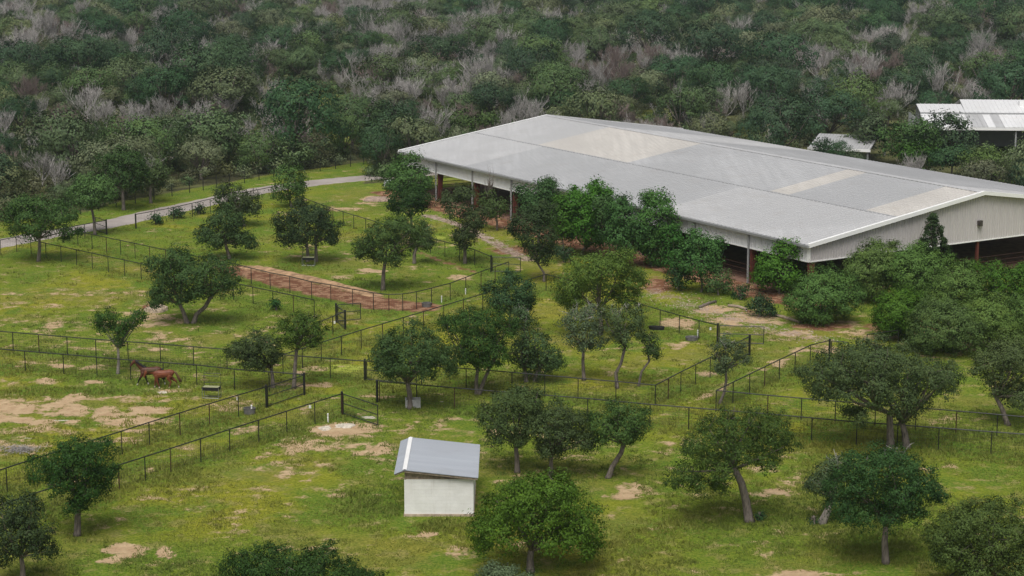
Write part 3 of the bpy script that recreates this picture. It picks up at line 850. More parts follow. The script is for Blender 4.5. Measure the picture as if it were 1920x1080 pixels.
for px, label, style in FENCES:
    P = rail_pts(px) if style == 'rail' else [G(x, y, 1.5)[:2] for x, y in px]
    o = P[0]
    root = empty('pipe_fence' if style == 'rail' else 'wire_fence', (o[0], o[1], 0), 0, label, 'fence', 'black pasture fences')
    wm = MB()
    spots = []
    for i in range(len(P) - 1):
        a, b = P[i] - o, P[i + 1] - o
        L = np.linalg.norm(b - a); n = max(1, int(round(L / SPACING)))
        for k in range(n):
            spots.append(a + (b - a) * k / n)
        wires(wm, a, b)
        if style == 'rail':
            MB().tube([(a[0], a[1], FH), (b[0], b[1], FH)], .036, 6).build('top_rail', M['black'], root)
    spots.append(P[-1] - o)
    for p in spots:
        m_ = thin_me if style == 'wire' else (postr_me if random.random() < .2 else post_me)
        link('post', m_, root, (p[0], p[1], 0), random.uniform(0, 6))
    wo_ = wm.build('wire_mesh', M['wire'], root)
    wo_['kind'] = 'stuff'

def gate(a, b, label, hinge=True, posts=(True, False), mid=True, hgt=1.42):
    """a, b: photograph points on the gate's top rail"""
    A = G(*a, FH)[:2]; B = G(*b, FH)[:2]; o = A
    g = empty('pipe_gate', (o[0], o[1], 0), 0, label, 'gate', 'black pipe gates')
    d = B - A; L = np.linalg.norm(d); u = d / L
    def T(t, z): p = u * t; return (p[0], p[1], z)
    t0, t1, zb, zt = .14, L - .06, .12, hgt + .06
    for nm, p, q in (('top_rail', T(t0, zt), T(t1, zt)), ('bottom_rail', T(t0, zb), T(t1, zb)), ('stile', T(t0, zb), T(t0, zt)), ('stile', T(t1, zb), T(t1, zt))):
        MB().tube([p, q], .034, 6).build(nm, M['black'], g)
    if mid: MB().tube([T(t0, .82), T(t1, .82)], .028, 6).build('middle_rail', M['black'], g)
    wm = MB(); wires(wm, np.array(T(t0, 0)[:2]), np.array(T(t1, 0)[:2]), zb, zt, 12, .11, .0042)
    w = wm.build('wire_mesh', M['wire'], g); w['kind'] = 'stuff'
    if posts[0]: link('gate_post', bigpost_me, g, (0, 0, 0))
    if posts[1]: link('gate_post', bigpost_me, g, (d[0] , d[1], 0))
gate((199, 413), (178, 406), 'black gate swung open onto the pale road', posts=(True, False))
gate((254, 402), (254.6, 402.2), 'lone thick gate post across from the open road gate', posts=(True, False)) if False else None
gate((921, 481), (977, 482), 'black gate standing open beneath the dark drooping tree')
gate((630, 571), (677, 567), 'square black gate leaf beside the end of the red soil strip')
gate((630, 571), (647, 584), 'narrow black gate leaf joining the square gate near the slim oaks', posts=(False, True))
gate((684, 676), (782, 684), 'black gate behind the trunk of the wide oak with the pale crate')
gate((499, 725), (570, 702), 'closed black gate between two thick posts below the slim oaks', posts=(True, True))
gate((641, 737), (709, 759), 'black gate swung open above the pale rock slabs')
gate((1346, 609), (1434, 612), 'black gate standing open beside the arena gravel')
gate((1406, 630), (1378, 643), 'short black gate leaf beside the thin feathery oak')
gate((1556, 638), (1592, 641), 'black lane gate under the edge of the oak grove')
pg = G(254, 402, FH); r0 = empty('gate_post', (pg[0], pg[1], 0), 0, 'lone thick black post across from the open road gate', 'post')
link('shaft', MB().tube([(0, 0, 0), (0, 0, FH + .05)], .085, 8).mesh('shaft', M['black']), r0)
link('cap', MB().tube([(0, 0, FH + .05), (0, 0, FH + .10)], [.09, .03], 8).mesh('cap', M['black']), r0)
pg = G(711, 715, FH); r0 = empty('gate_post', (pg[0] - .16, pg[1], 0), 0, 'thick black post at the free end of the longest fence', 'post')
link('shaft', MB().tube([(0, 0, 0), (0, 0, FH + .05)], .085, 8).mesh('shaft', M['black']), r0)
link('cap', MB().tube([(0, 0, FH + .05), (0, 0, FH + .10)], [.09, .03], 8).mesh('cap', M['black']), r0)

#@@TREES
# ------------------------------------------------------------------ foliage
def unit(v): return v / np.maximum(np.linalg.norm(v, axis=1, keepdims=True), 1e-9)
def leaf_mesh(name, C, Nrm, L, Wd, mat):
    n = len(C)
    t = unit(np.cross(Nrm, rng.normal(size=(n, 3)))); b = np.cross(Nrm, t)
    l = L * rng.uniform(.65, 1.3, (n, 1)); w = Wd * rng.uniform(.65, 1.3, (n, 1))
    fold = Nrm * (w * .22)
    V = np.empty((n, 4, 3)); V[:, 0] = C - t * l * .5; V[:, 1] = C + b * w * .5 + fold; V[:, 2] = C + t * l * .5; V[:, 3] = C - b * w * .5 + fold
    return mesh_np(name, V.reshape(-1, 3), np.arange(4 * n, dtype=np.int32).reshape(n, 4), mat)
def crown_points(lobes, L, per=15, gap=.35, fill=.12, cl_f=3.2, dome=.45, rnd=.28, holes=None):
    """lobes (n,4) local x,y,z,r  ->  leaf centres and normals"""
    Cs, Ns = [], []; ph = rng.uniform(0, 6.28, 3)
    rho = cl_f * L
    ctr = lobes[:, :3]; rad = lobes[:, 3]; cc = (ctr * rad[:, None] ** 2).sum(0) / (rad ** 2).sum() - np.array([0, 0, rad.max() * .3])
    for i in range(len(lobes)):
        c, r = ctr[i], rad[i]
        n = int(4 * math.pi * r * r / (rho * rho * 1.05)) + 3
        d = unit(rng.normal(size=(n, 3)))
        keep = (d[:, 2] > -.25) | (rng.random(n) < .45)
        d = d[keep]
        q = c + d * (r * (rng.uniform(.62, 1.06, (len(d), 1)))) * np.array([1, 1, .92])
        # drop clumps deep inside the other lobes
        dist = np.linalg.norm(q[:, None, :] - ctr[None], axis=2) / rad[None]; dist[:, i] = 9
        k = dist.min(1) > .66
        k &= rng.random(len(q)) > gap * .35
        if holes is not None:
            f_ = 2 * math.pi / (rho * 3.6); k &= (np.sin(q[:, 0] * f_ + ph[0]) * np.sin(q[:, 1] * f_ + ph[1]) * np.sin(q[:, 2] * f_ * 1.2 + ph[2]) + .35 * np.sin(q[:, 0] * f_ * .5 + ph[1]) * np.sin(q[:, 2] * f_ * .6 + ph[0])) < holes
        q, d = q[k], d[k]
        m = len(q)
        if m == 0: continue
        cs = rng.uniform(.7, 1.25, (m, 1, 1))
        off = rng.normal(size=(m, per, 3)) * rho * .36 * cs * np.array([1, 1, .75])
        P = (q[:, None, :] + off)
        nn = d[:, None, :] * .7 + unit(q - cc)[:, None, :] * dome + unit(off.reshape(-1, 3)).reshape(off.shape) * .55 + np.array([0, 0, .25]) + rng.normal(size=off.shape) * rnd
        Cs.append(P.reshape(-1, 3)); Ns.append(unit(nn.reshape(-1, 3)))
        nf = int(m * per * fill)
        if nf:
            dd = unit(rng.normal(size=(nf, 3)))
            Cs.append(c + dd * r * rng.uniform(.2, .8, (nf, 1))); Ns.append(unit(rng.normal(size=(nf, 3))))
    return np.concatenate(Cs), np.concatenate(Ns)

def limb_pts(a, b, sag=.12, n=5):
    a = Vector(a); b = Vector(b); L = (b - a).length
    off = Vector((random.uniform(-1, 1), random.uniform(-1, 1), random.uniform(-.2, .6))) * L * sag
    return [a.lerp(b, t) + off * math.sin(math.pi * t) for t in [i / (n - 1) for i in range(n)]]

def tree(label, base, lobes_px, trunk=None, mat='oak', tw=None, leaf=3.9, per=22, bmat='bark', name='oak_tree', cat='tree', trunks=None, group=None, bare=0, gap=.30, dfac=.85, cl_f=3.3, fill=.22, up_twigs=False, rsc=1.08, dome=.5, holes=.30):
    B = G(*base); Y0 = float(B[1]); s = scale_at(B)
    root = empty(name, B, 0, label, cat, group)
    def loc(x, y): return PY(x, y, Y0) - B
    L = max(.12, leaf / s)
    lo = []
    for cx, cy, r in lobes_px:
        p = loc(cx, cy); lo.append((p[0], p[2], r * rsc / s))
    lo = np.array(lo)
    uc = (np.min(lo[:, 0] - lo[:, 2]) + np.max(lo[:, 0] + lo[:, 2])) / 2; Wh = (np.max(lo[:, 0] + lo[:, 2]) - np.min(lo[:, 0] - lo[:, 2])) / 2
    alll = []; prim = []
    for u, z, r in lo:
        dr = math.sqrt(max(.05, Wh * Wh - (u - uc) ** 2)) * dfac
        d0 = random.uniform(-.18, .18) * dr
        alll.append((u, d0, z - .15 * abs(d0), r)); prim.append(alll[-1])
        for sg in (-1, 1):
            if random.random() < .06: continue
            dd = sg * random.uniform(.48, .68) * dr
            alll.append((u * .93 + uc * .07 + random.uniform(-.2, .2) * r, dd, max(z - (.27 if sg > 0 else -.04) * abs(dd) - random.uniform(0, .15) * r, r * .5), r * random.uniform(.78, .95)))
        # small satellites break up the outline
        for k in range(2):
            a = random.uniform(0, 2 * math.pi); rr = r * random.uniform(.28, .42)
            alll.append((u + math.cos(a) * r * .88, d0 + random.uniform(-.5, .5) * r, max(z + math.sin(a) * r * .8, rr), rr))
    alll = np.array(alll)
    C, Nn = crown_points(alll, L, per, gap, fill, cl_f, dome, .28, holes)
    ok = C[:, 2] > .05
    link('crown', leaf_mesh('crown', C[ok], Nn[ok], L, L * .62, M[mat]), root)
    # trunk and limbs
    tk = trunks or ([trunk] if trunk else None)
    zc = lo[:, 1]
    if tk is None:
        fz = max(.5, (np.min(zc - lo[:, 2])) + .2)
        tk = [None]
    mb = MB()
    tr = (tw / s / 2) if tw else max(.09, Wh * .05)
    if Wh > 3.5 and tw is None: tr = max(tr, .2)
    for ti, tp in enumerate(tk):
        if tp is None:
            tip = Vector((uc * .6, 0, fz)); pts = [Vector((0, 0, -.05)), Vector((uc * .12 + random.uniform(-.1, .1), random.uniform(-.1, .1), fz * .5)), tip]
        else:
            pts = [Vector(loc(x, y)) for x, y in tp]; pts[0].z = -.05
            for k in range(1, len(pts)): pts[k].y = random.uniform(-.15, .15)
        rads = [tr * (1.35 if k == 0 else 1.0 - .28 * k / (len(pts) - 1)) for k in range(len(pts))]
        if len(pts) >= 2:
            # flare at the foot
            p1 = pts[0].lerp(pts[1], .18); pts = [pts[0], p1] + pts[1:]; rads = [tr * 1.4, tr * 1.05] + rads[1:]
        mb.tube(pts, rads, 8)
        tip = pts[-1]; rt = rads[-1]
        cand = [p for p in alll if p[3] > .35 * Wh * .4]
        if len(tk) > 1:
            cand = [p for i, p in enumerate(cand) if min(range(len(tk)), key=lambda q: abs(loc(*tk[q][-1])[0] - p[0])) == ti] or cand
        random.shuffle(cand)
        for p in cand[:11]:
            tgt = Vector((p[0], p[1], p[2] + p[3] * .25))
            lp_ = limb_pts(tip - Vector((0, 0, rt * .5)), tgt, .14, 5)
            mb.tube(lp_, [rt * .62, rt * .5, rt * .36, rt * .22, rt * .08], 5)
            for _ in range(3):
                k = random.choice((2, 3, 4)); d = Vector((random.uniform(-1, 1), random.uniform(-1, 1), random.uniform(-.1, 1))).normalized()
                e = lp_[k] + d * p[3] * random.uniform(.6, 1.0)
                mb.tube(limb_pts(lp_[k], e, .12, 3), [rt * .16, rt * .1, rt * .04], 4)
    link('trunk', mb.mesh('trunk', M[bmat], True), root)
    if bare:
        mb = MB()
        tops = alll[np.argsort(-alll[:, 2])][:max(3, len(alll) // 4)]
        for _ in range(bare):
            p = tops[random.randrange(len(tops))]
            a = Vector((p[0], p[1], p[2])); d = (Vector((random.uniform(-.8, .8), random.uniform(-.8, .8), random.uniform(.3, 1))) if not up_twigs else Vector((random.uniform(-.35, .35), random.uniform(-.35, .35), 1))).normalized()
            e = a + d * p[3] * (random.uniform(1.0, 1.5) if not up_twigs else random.uniform(1.6, 3.4))
            mb.tube(limb_pts(a, e, .15, 4), [.03, .022, .015, .007], 3)
            for _k in range(3):
                m_ = a.lerp(e, random.uniform(.4, .9)); mb.tube([m_, m_ + Vector((random.uniform(-1, 1), random.uniform(-1, 1), random.uniform(0, 1))) * p[3] * .35], [.012, .005], 3)
        link('bare_twigs', mb.mesh('bare_twigs', M['bark' if up_twigs else 'dead']), root)
    return root

# nearest row
tree('dense dark v-shaped tree standing beside the lowest fence', (145,1004), [(78,882,26),(108,858,30),(150,842,28),(188,846,26),(200,885,22),(150,880,36),(118,900,26),(176,915,26),(148,940,20),(66,870,14)], [(145,1004),(146,965),(148,930)], 'oakdark', tw=13)
tree('oak cut by the left picture edge below the v-shaped tree', (43,1092), [(8,960,32),(45,950,28),(72,985,28),(30,1000,38),(78,1022,24),(5,1032,28),(95,1030,13)], [(43,1092),(42,1060),(40,1040)], 'oakdark', tw=11)
tree('broad dark oak crown rising over the bottom picture edge', (560,1165), [(440,1065,34),(488,1048,36),(540,1046,34),(598,1058,36),(650,1072,30),(700,1088,24),(560,1095,50),(480,1095,40),(640,1105,36)], None, 'oakdark')
tree('thick glossy oak right beside the white block shed', (995,1072), [(908,985,34),(930,950,36),(966,922,33),(1000,908,26),(1040,912,33),(1062,942,36),(1010,950,48),(1090,975,36),(1118,1000,28),(1070,1002,34),(960,985,38),(898,1015,20),(1030,985,42),(1108,1022,18)], [(995,1072),(994,1050),(996,1032)], 'mass', tw=15, leaf=5.0)
tree('low grey-green shrub at the bottom edge near the glossy oak', (945,1128), [(925,1072,20),(955,1078,22),(990,1085,18),(905,1085,16)], None, 'sage', name='shrub', cat='shrub')
tree('open layered oak with a leaning trunk near the bottom right', (1405,978), [(1275,890,24),(1300,842,27),(1340,870,32),(1330,812,27),(1370,792,27),(1420,784,30),(1455,802,32),(1470,830,25),(1420,830,36),(1380,838,36),(1302,905,20),(1440,856,24),(1345,905,18),(1262,905,14)], [(1405,978),(1399,940),(1390,905),(1376,878)], 'oak', tw=17, gap=.9)
tree('dense twin-stemmed oak in the bottom right meadow', (1661,1056), [(1570,950,26),(1580,905,33),(1610,872,33),(1650,857,30),(1690,864,30),(1720,892,30),(1740,915,28),(1690,910,40),(1640,920,42),(1610,955,33),(1665,960,28),(1715,940,28),(1762,925,14)], [(1661,1056),(1659,1015),(1662,988)], 'oakdark', tw=14, bare=6)
tree('pale-stumped oak mostly hidden behind the twin-stemmed oak', (1540,981), [(1532,905,20),(1548,885,22),(1570,872,22),(1552,920,18)], [(1540,981),(1552,955),(1560,930)], 'sage', tw=16, bmat='barkpale', bare=10)
tree('mottled oak filling the bottom right corner', (1850,1112), [(1762,1000,28),(1790,976,28),(1830,962,28),(1880,958,33),(1912,990,33),(1850,1000,48),(1780,1030,33),(1830,1050,43),(1900,1050,38),(1757,1045,18),(1950,1020,40)], None, 'olive')
# second row
tree('left one of three oaks in a row above the glossy oak', (970,886), [(920,787,28),(948,754,31),(985,744,27),(960,790,36),(1000,780,27),(930,815,18),(975,820,20)], [(970,886),(969,855),(966,828)], 'oak', tw=10)
tree('middle one of three oaks in a row above the glossy oak', (1034,893), [(1010,800,31),(1045,778,31),(1080,792,28),(1050,815,34),(1094,820,22),(1022,840,20),(1112,835,12)], [(1034,893),(1033,870),(1034,850)], 'oak', tw=9)
tree('small oak with a crooked leaning trunk, last of three in a row', (1140,896), [(1125,795,25),(1155,772,22),(1190,782,25),(1205,800,19),(1160,805,27),(1190,820,14),(1130,820,12)], [(1140,896),(1148,875),(1165,850),(1170,830)], 'oak', tw=11)
tree('wide oak with a pale crate at the foot of its trunk', (769,766), [(706,668,22),(730,643,27),(770,632,29),(810,648,29),(840,666,25),(770,665,38),(720,682,22),(800,690,22),(850,690,13),(745,690,20)], [(769,766),(768,740),(764,716)], 'oak', tw=11)
tree('tall full oak with a forked trunk behind the crossing fence', (896,739), [(850,612,25),(880,597,27),(915,602,29),(945,622,27),(900,640,38),(930,660,25),(870,660,22),(905,675,22),(832,607,16)], trunks=[[(894,739),(893,715),(896,690)],[(898,739),(908,712),(918,690)]], mat='oak', tw=8)
tree('compact dark tree in the middle where three fences meet', (955,622), [(930,545,22),(958,525,20),(985,545,20),(950,565,26),(980,570,20),(925,562,16)], None, 'bush')
tree('silvery oak with two short dark stems behind the fence', (1000,716), [(984,612,22),(1000,640,29),(1030,665,25),(975,660,23),(1045,680,15),(990,685,20),(1012,690,22),(972,592,18)], trunks=[[(987,716),(986,705),(984,695)],[(1003,718),(1005,702),(1012,692)]], mat='sage', tw=8, bare=16)
tree('big olive-green oak in front of the arena trees', (1125,628), [(1062,530,30),(1095,502,31),(1130,495,27),(1165,488,25),(1188,520,27),(1130,530,42),(1070,560,24),(1178,555,27)], None, 'olive')
tree('bent slender oak nearest the sharp fence turn, largest of three', (1095,713), [(1080,600,26),(1100,620,25),(1120,640,20),(1070,630,18),(1110,590,22),(1090,645,14)], [(1095,713),(1093,680),(1094,650)], 'sage', tw=7, bare=26, gap=1.0)
tree('oak with a snaking trunk, middle of the three bent slender ones', (1157,728), [(1150,592,22),(1175,602,25),(1190,620,20),(1170,630,20),(1150,615,18),(1195,592,18)], [(1157,728),(1155,700),(1164,682),(1172,650)], 'sage', tw=7, bare=18, gap=.9)
tree('smallest thin oak with an s-curved trunk', (1197,724), [(1225,645,14),(1215,632,12),(1230,660,10),(1218,655,10)], [(1197,724),(1203,697),(1217,677),(1214,655)], 'oak', tw=5)
tree('thin feathery oak beside the worn dirt path', (1348,758), [(1335,660,16),(1360,646,18),(1385,656,16),(1365,675,20),(1400,675,9),(1350,690,11)], [(1348,758),(1357,737),(1362,715),(1361,692)], 'sage', tw=6, gap=1.2, bare=8)
tree('largest spreading oak reaching over the two fences at right', (1700,839), [(1520,702,25),(1530,730,17),(1560,684,31),(1600,664,31),(1640,668,34),(1690,682,36),(1740,692,31),(1780,702,27),(1620,710,40),(1680,730,40),(1730,735,31),(1570,725,27),(1600,770,18),(1702,778,20),(1775,722,20),(1650,655,25)], trunks=[[(1700,839),(1697,812),(1690,790)],[(1672,792),(1668,775),(1645,765)]], mat='olive', tw=14)
tree('leaning oak at the right picture edge beside the spreading oak', (1890,797), [(1850,682,30),(1890,664,31),(1925,690,38),(1870,715,26),(1905,740,25),(1950,730,30)], [(1890,797),(1879,767),(1868,745)], 'olive', tw=10)
tree('small pale-trunked tree above the dark horse', (221,701), [(185,600,12),(205,592,14),(195,610,15),(255,597,14),(240,606,14),(222,620,17),(225,640,12),(263,587,9)], [(221,701),(222,675),(222,652)], 'oakdark', tw=6, bmat='barkpale', gap=.9)
tree('low round oak above the closed gate', (511,727), [(450,650,22),(480,642,22),(510,647,19),(470,670,22),(520,668,14),(435,660,14),(495,680,12)], [(512,727),(511,705),(508,690)], 'oak', tw=8)
tree('taller slim oak beside the low round one above the closed gate', (551,729), [(555,607,22),(580,602,22),(600,622,15),(560,630,25),(530,612,15),(590,640,12)], [(551,729),(553,690),(556,655)], 'oak', tw=8)
# upper left pasture
tree('oak in front of the road at the far left', (72,490), [(20,402,22),(50,383,25),(85,388,27),(120,402,25),(70,415,32),(30,425,15),(125,435,15),(145,432,8)], [(72,490),(74,465),(74,446)], 'oak', tw=7)
tree('fresh green tree standing beside the open road gate', (178,440), [(140,357,16),(165,342,20),(195,347,20),(170,365,25),(205,360,16),(150,375,13)], [(178,440),(176,415),(172,392)], 'mass', tw=6)
tree('tall dark round oak on the far verge of the road', (232,394), [(195,307,20),(225,294,22),(255,303,20),(225,325,29),(262,322,15),(250,340,18),(200,335,16)], [(232,394),(231,375),(230,355)], 'oakdark', tw=7)
tree('thin greyish oak on the verge next to the tall dark oak', (283,381), [(285,312,22),(290,340,16),(303,322,14)], [(283,381),(282,365),(283,345)], 'sage', tw=6, bare=16)
tree('large double-trunked oak in the left pasture', (356,606), [(300,502,25),(330,484,27),(400,512,31),(430,532,22),(360,512,36),(310,540,28),(290,560,16),(420,502,25),(385,540,20),(345,552,15)], trunks=[[(351,601),(344,587),(336,568)],[(363,611),(368,590),(385,575),(398,552)]], mat='oak', tw=9)
tree('oak with a layered crown beside the curved fence start', (431,486), [(400,422,20),(420,403,22),(440,417,20),(380,440,17),(420,440,27),(455,445,19),(470,455,11),(415,388,13)], [(431,486),(426,468),(422,455)], 'oak', tw=7)
tree('oak hiding the bend of the road', (458,424), [(415,357,18),(440,362,20),(465,377,20),(480,392,14),(440,385,22)], None, 'oak')
tree('bright bushy tree standing between the road and the round-crowned oak', (545,388), [(530,332,20),(555,328,18),(540,350,25),(560,355,16),(525,362,16)], None, 'mass')
tree('round-crowned dark oak sheltering a black feeder', (577,491), [(530,412,20),(560,398,23),(595,403,23),(618,427,19),(575,425,37),(530,440,18),(625,445,13),(545,450,12)], trunks=[[(577,491),(577,475),(575,455)],[(593,492),(593,475),(592,455)]], mat='oakdark', tw=7)
tree('wide oak with a straight trunk beside the red soil strip', (718,544), [(680,460,19),(710,432,25),(745,418,22),(775,432,22),(790,450,12),(720,460,31),(755,455,27),(745,485,15),(674,470,14)], [(718,544),(719,512),(722,490)], 'oak', tw=8)
tree('small oak just behind the straight-trunked wide oak', (777,494), [(785,448,17),(798,432,15),(800,455,14)], [(777,494),(777,475),(782,462)], 'oak', tw=7)
tree('dark oak in front of the parked white pickup', (772,462), [(745,372,19),(770,363,22),(795,373,19),(770,387,22),(740,388,12)], None, 'oakdark')
tree('tall narrow oak beside the arena gravel bed', (872,494), [(840,375,17),(868,362,18),(860,390,26),(885,418,24),(870,440,22),(898,402,17),(872,460,12)], [(872,494),(872,475),(871,455)], 'oak', tw=7)
tree('half-bare tree with upright twigs against the arena eave', (932,432), [(915,370,18),(935,387,19),(915,395,15)], [(932,432),(932,415),(928,395)], 'oak', tw=4, bare=40, up_twigs=True)
tree('dark drooping tree in front of the arena trees', (1020,528), [(985,412,26),(1020,402,24),(1000,440,31),(1030,440,19),(1016,480,18),(970,430,16),(1005,465,18)], None, 'oakdark')
# broad-leaved trees along the arena
sy = dict(name='broadleaf_tree', leaf=4.6, mat='syc', gap=.1, rsc=1.2, holes=.6)
tree('bright green rounded broadleaf tree hiding the pickup', (765,388), [(745,327,22),(765,308,20),(785,327,20),(760,345,27),(790,345,16)], **sy)
tree('bright broadleaf tree at the eave, nearest the half-bare tree', (1010,472), [(985,367,17),(1020,354,19),(1035,372,19),(1005,390,27),(1040,400,22),(1022,343,9),(1034,343,8)], **sy)
tree('broadest bright broadleaf tree at the middle of the eave', (1090,478), [(1075,382,25),(1115,368,22),(1120,352,12),(1100,410,32),(1140,395,19),(1070,430,19),(1110,440,22),(1078,362,9),(1140,360,6)], **sy)
tree('bright broadleaf tree close against the tallest one at the eave', (1175,502), [(1170,388,17),(1165,410,25),(1190,430,25),(1150,440,22),(1180,460,22),(1172,373,8)], **sy)
tree('tallest bright broadleaf tree reaching over the eave', (1222,500), [(1225,370,17),(1240,388,17),(1220,405,26),(1250,430,17),(1220,450,24),(1262,405,10),(1230,475,19),(1210,368,9)], **sy)
tree('bright broadleaf tree standing clear in front of the dark opening', (1315,548), [(1310,453,19),(1340,458,15),(1290,475,18),(1320,490,28),(1345,480,12),(1280,500,12)], **sy)
tree('bright broadleaf tree at the near corner of the arena', (1462,550), [(1440,487,19),(1475,468,17),(1495,472,12),(1430,515,19),(1470,510,28),(1495,525,19),(1488,456,7)], **sy)
tree('broadleaf tree filling the gap left of the broadest one', (1056,482), [(1050,402,20),(1058,430,20),(1052,378,12)], **sy)
tree('broadleaf tree filling the gap right of the broadest one', (1142,492), [(1135,402,19),(1142,430,22),(1130,378,12)], **sy)
tree('low broadleaf tree right of the tallest one at the eave', (1266,514), [(1262,445,16),(1268,472,18),(1256,490,15)], **sy)
sh = dict(name='garden_shrub', cat='shrub', mat='bush', per=16)
tree('dark shrub at the foot of the clear-standing broadleaf tree', (1272,545), [(1262,520,18),(1285,522,18),(1275,508,14)], **sh)
tree('rounded green shrub in front of the dark arena opening', (1347,553), [(1332,528,17),(1355,522,18),(1345,510,13),(1362,538,12)], **{**sh, 'mat': 'syc'})
tree('small shrub beside the red column', (1392,560), [(1386,545,12),(1398,540,11)], **sh)
tree('clipped dark round bush on the gravel bank', (1425,594), [(1415,576,14),(1432,572,16),(1422,562,12),(1440,582,12)], **{**sh, 'gap': .05})
tree('tiny bush on the lawn above the gravel bank', (1388,562), [(1386,556,7),(1392,554,6)], **sh)
tree('dark shrub beside the drooping tree', (1058,492), [(1050,472,15),(1068,478,12)], **sh)
tree('small round bush in the lane beside the diagonal fence', (518,582), [(515,573,7),(521,572,7),(518,566,5)], **sh)
tree('first young bush on the road verge inside the fence', (293,421), [(289,412,7),(297,410,7),(293,417,6)], **sh)
tree('middle young bush on the road verge inside the fence', (332,409), [(327,402,7),(336,400,7),(332,395,5)], **sh)
tree('last young bush on the road verge inside the fence', (373,402), [(368,396,7),(377,395,7),(373,390,5)], **sh)
tree('sprout bush beside the leaning trunk near the bottom right', (1424,976), [(1422,969,5),(1427,964,5)], **sh)
tree('dark tuft bush beside the pale stump', (1525,983), [(1520,975,7),(1530,974,7)], **sh)
# oak grove at the right
gv = dict(group='oak grove at the arena gable', fill=.35, gap=.05, rsc=1.15, dome=1.0, leaf=3.6, per=26, cl_f=3.1, dfac=.7, holes=.75)
tree('oak at the arena corner, leftmost of the grove', (1532,604), [(1540,545,48),(1503,565,28),(1582,560,30),(1530,585,26)], mat='grove', **gv)
tree('grove oak below the middle of the gable skirt', (1640,566), [(1645,487,38),(1608,507,30),(1640,530,30)], mat='grove', **gv)
tree('grove oak just before the pine', (1722,572), [(1703,500,40),(1755,507,34),(1715,535,30)], mat='grove', **gv)
tree('grove oak right of the pine, below the gable opening', (1800,592), [(1800,532,38),(1768,560,30)], mat='grove', **gv)
tree('back oak of the grove below the dark gable opening', (1862,566), [(1865,527,38),(1907,532,34)], mat='mass', **gv)
tree('grove oak over the shaded red ground', (1700,636), [(1690,578,42),(1664,606,24),(1700,612,24)], mat='mass', **gv)
tree('wide front oak of the grove above the lane gate', (1790,662), [(1758,604,48),(1803,628,38),(1730,634,26)], mat='grove', **gv)
tree('dense grove oak between the wide front oak and the picture edge', (1852,650), [(1848,590,42),(1882,614,32)], mat='grove', **gv)
tree('grove oak at the right picture edge', (1914,628), [(1915,587,40),(1945,615,38)], mat='mass', **gv)
tree('paler low oak at the right edge below the grove', (1880,690), [(1850,655,22),(1890,640,25),(1920,650,25)], mat='olive', fill=.2)
# pine by the gable
tree('young pine pointing up in front of the gable wall', (1750,540), [(1750,400,2.2),(1750,404,2.5),(1750,402,2.3),(1752,404,2.4),(1746,407,2.5),(1754,409,2.5),(1750,413,3.1),(1745,411,2.6),(1756,413,2.7),(1745,415,2.8),(1755,417,2.9),(1750,421,3.7),(1740,420,3.0),(1757,422,3.0),(1742,424,3.1),(1764,426,3.2),(1750,430,4.3),(1739,428,3.3),(1764,431,3.4),(1738,433,3.5),(1764,435,3.6),(1750,439,4.9),(1739,437,3.6),(1766,439,3.7),(1731,441,3.8),(1766,444,3.9),(1750,448,5.5),(1731,446,4.0),(1769,448,4.1),(1737,450,4.2),(1772,452,4.2),(1750,456,6.1),(1729,455,4.3),(1768,457,4.4),(1735,459,4.5),(1777,461,4.6),(1750,465,6.7),(1728,463,4.7),(1777,465,4.7),(1720,468,4.8),(1778,470,4.9),(1750,474,7.3),(1717,472,5.0)], [(1750,540),(1750,470),(1750,408)], 'pine', tw=3, name='pine_tree', leaf=3.2, gap=.3, cl_f=1.6, per=9, dfac=.7)
# trees at the edge of the wood one can pick out
tree('spreading tree with a visible forked trunk behind the far bend of the road', (728,309), [(690,248,22),(720,235,24),(755,232,24),(785,243,20),(720,262,22),(765,262,18)], [(728,309),(731,293),(735,280)], 'wood2', tw=6, leaf=5.5)
tree('rounded tree at the wood edge above the bright bushy tree', (540,318), [(515,285,20),(540,275,22),(565,285,20),(545,300,20)], None, 'wood1', leaf=5.5)
tree('small grey-green bush beside the boundary fence', (620,303), [(612,290,9),(625,288,9),(618,283,7)], None, 'sage', leaf=5.5, name='shrub', cat='shrub')
tree('wide bright shrub mass behind the arena gable end', (850,285), [(800,245,22),(830,225,22),(860,222,22),(895,228,20),(920,222,14),(850,250,28),(800,262,20)], None, 'mass', leaf=5.5)
tree('vivid green round tree in front of the white barn', (1690,312), [(1660,262,20),(1690,245,22),(1720,240,20),(1745,255,20),(1700,275,26),(1740,280,22)], None, 'syc', leaf=5.5)
tree('grey-green tree beside the pale shed roof', (1632,306), [(1615,240,18),(1640,228,18),(1650,250,18),(1625,258,14)], [(1632,306),(1630,285),(1628,268)], 'sage', leaf=5.5)
tree('pale rounded tree at the right edge behind the arena ridge', (1850,345), [(1820,305,20),(1850,295,22),(1880,305,22),(1910,320,22),(1860,325,25)], None, 'olive', leaf=5.5)
tree('dark tree in front of the white barn fascia', (1785,300), [(1755,230,15),(1783,222,12),(1806,238,12),(1824,254,9),(1790,258,18),(1770,272,15),(1812,272,13)], None, 'wood2', leaf=5.0, dfac=.6)

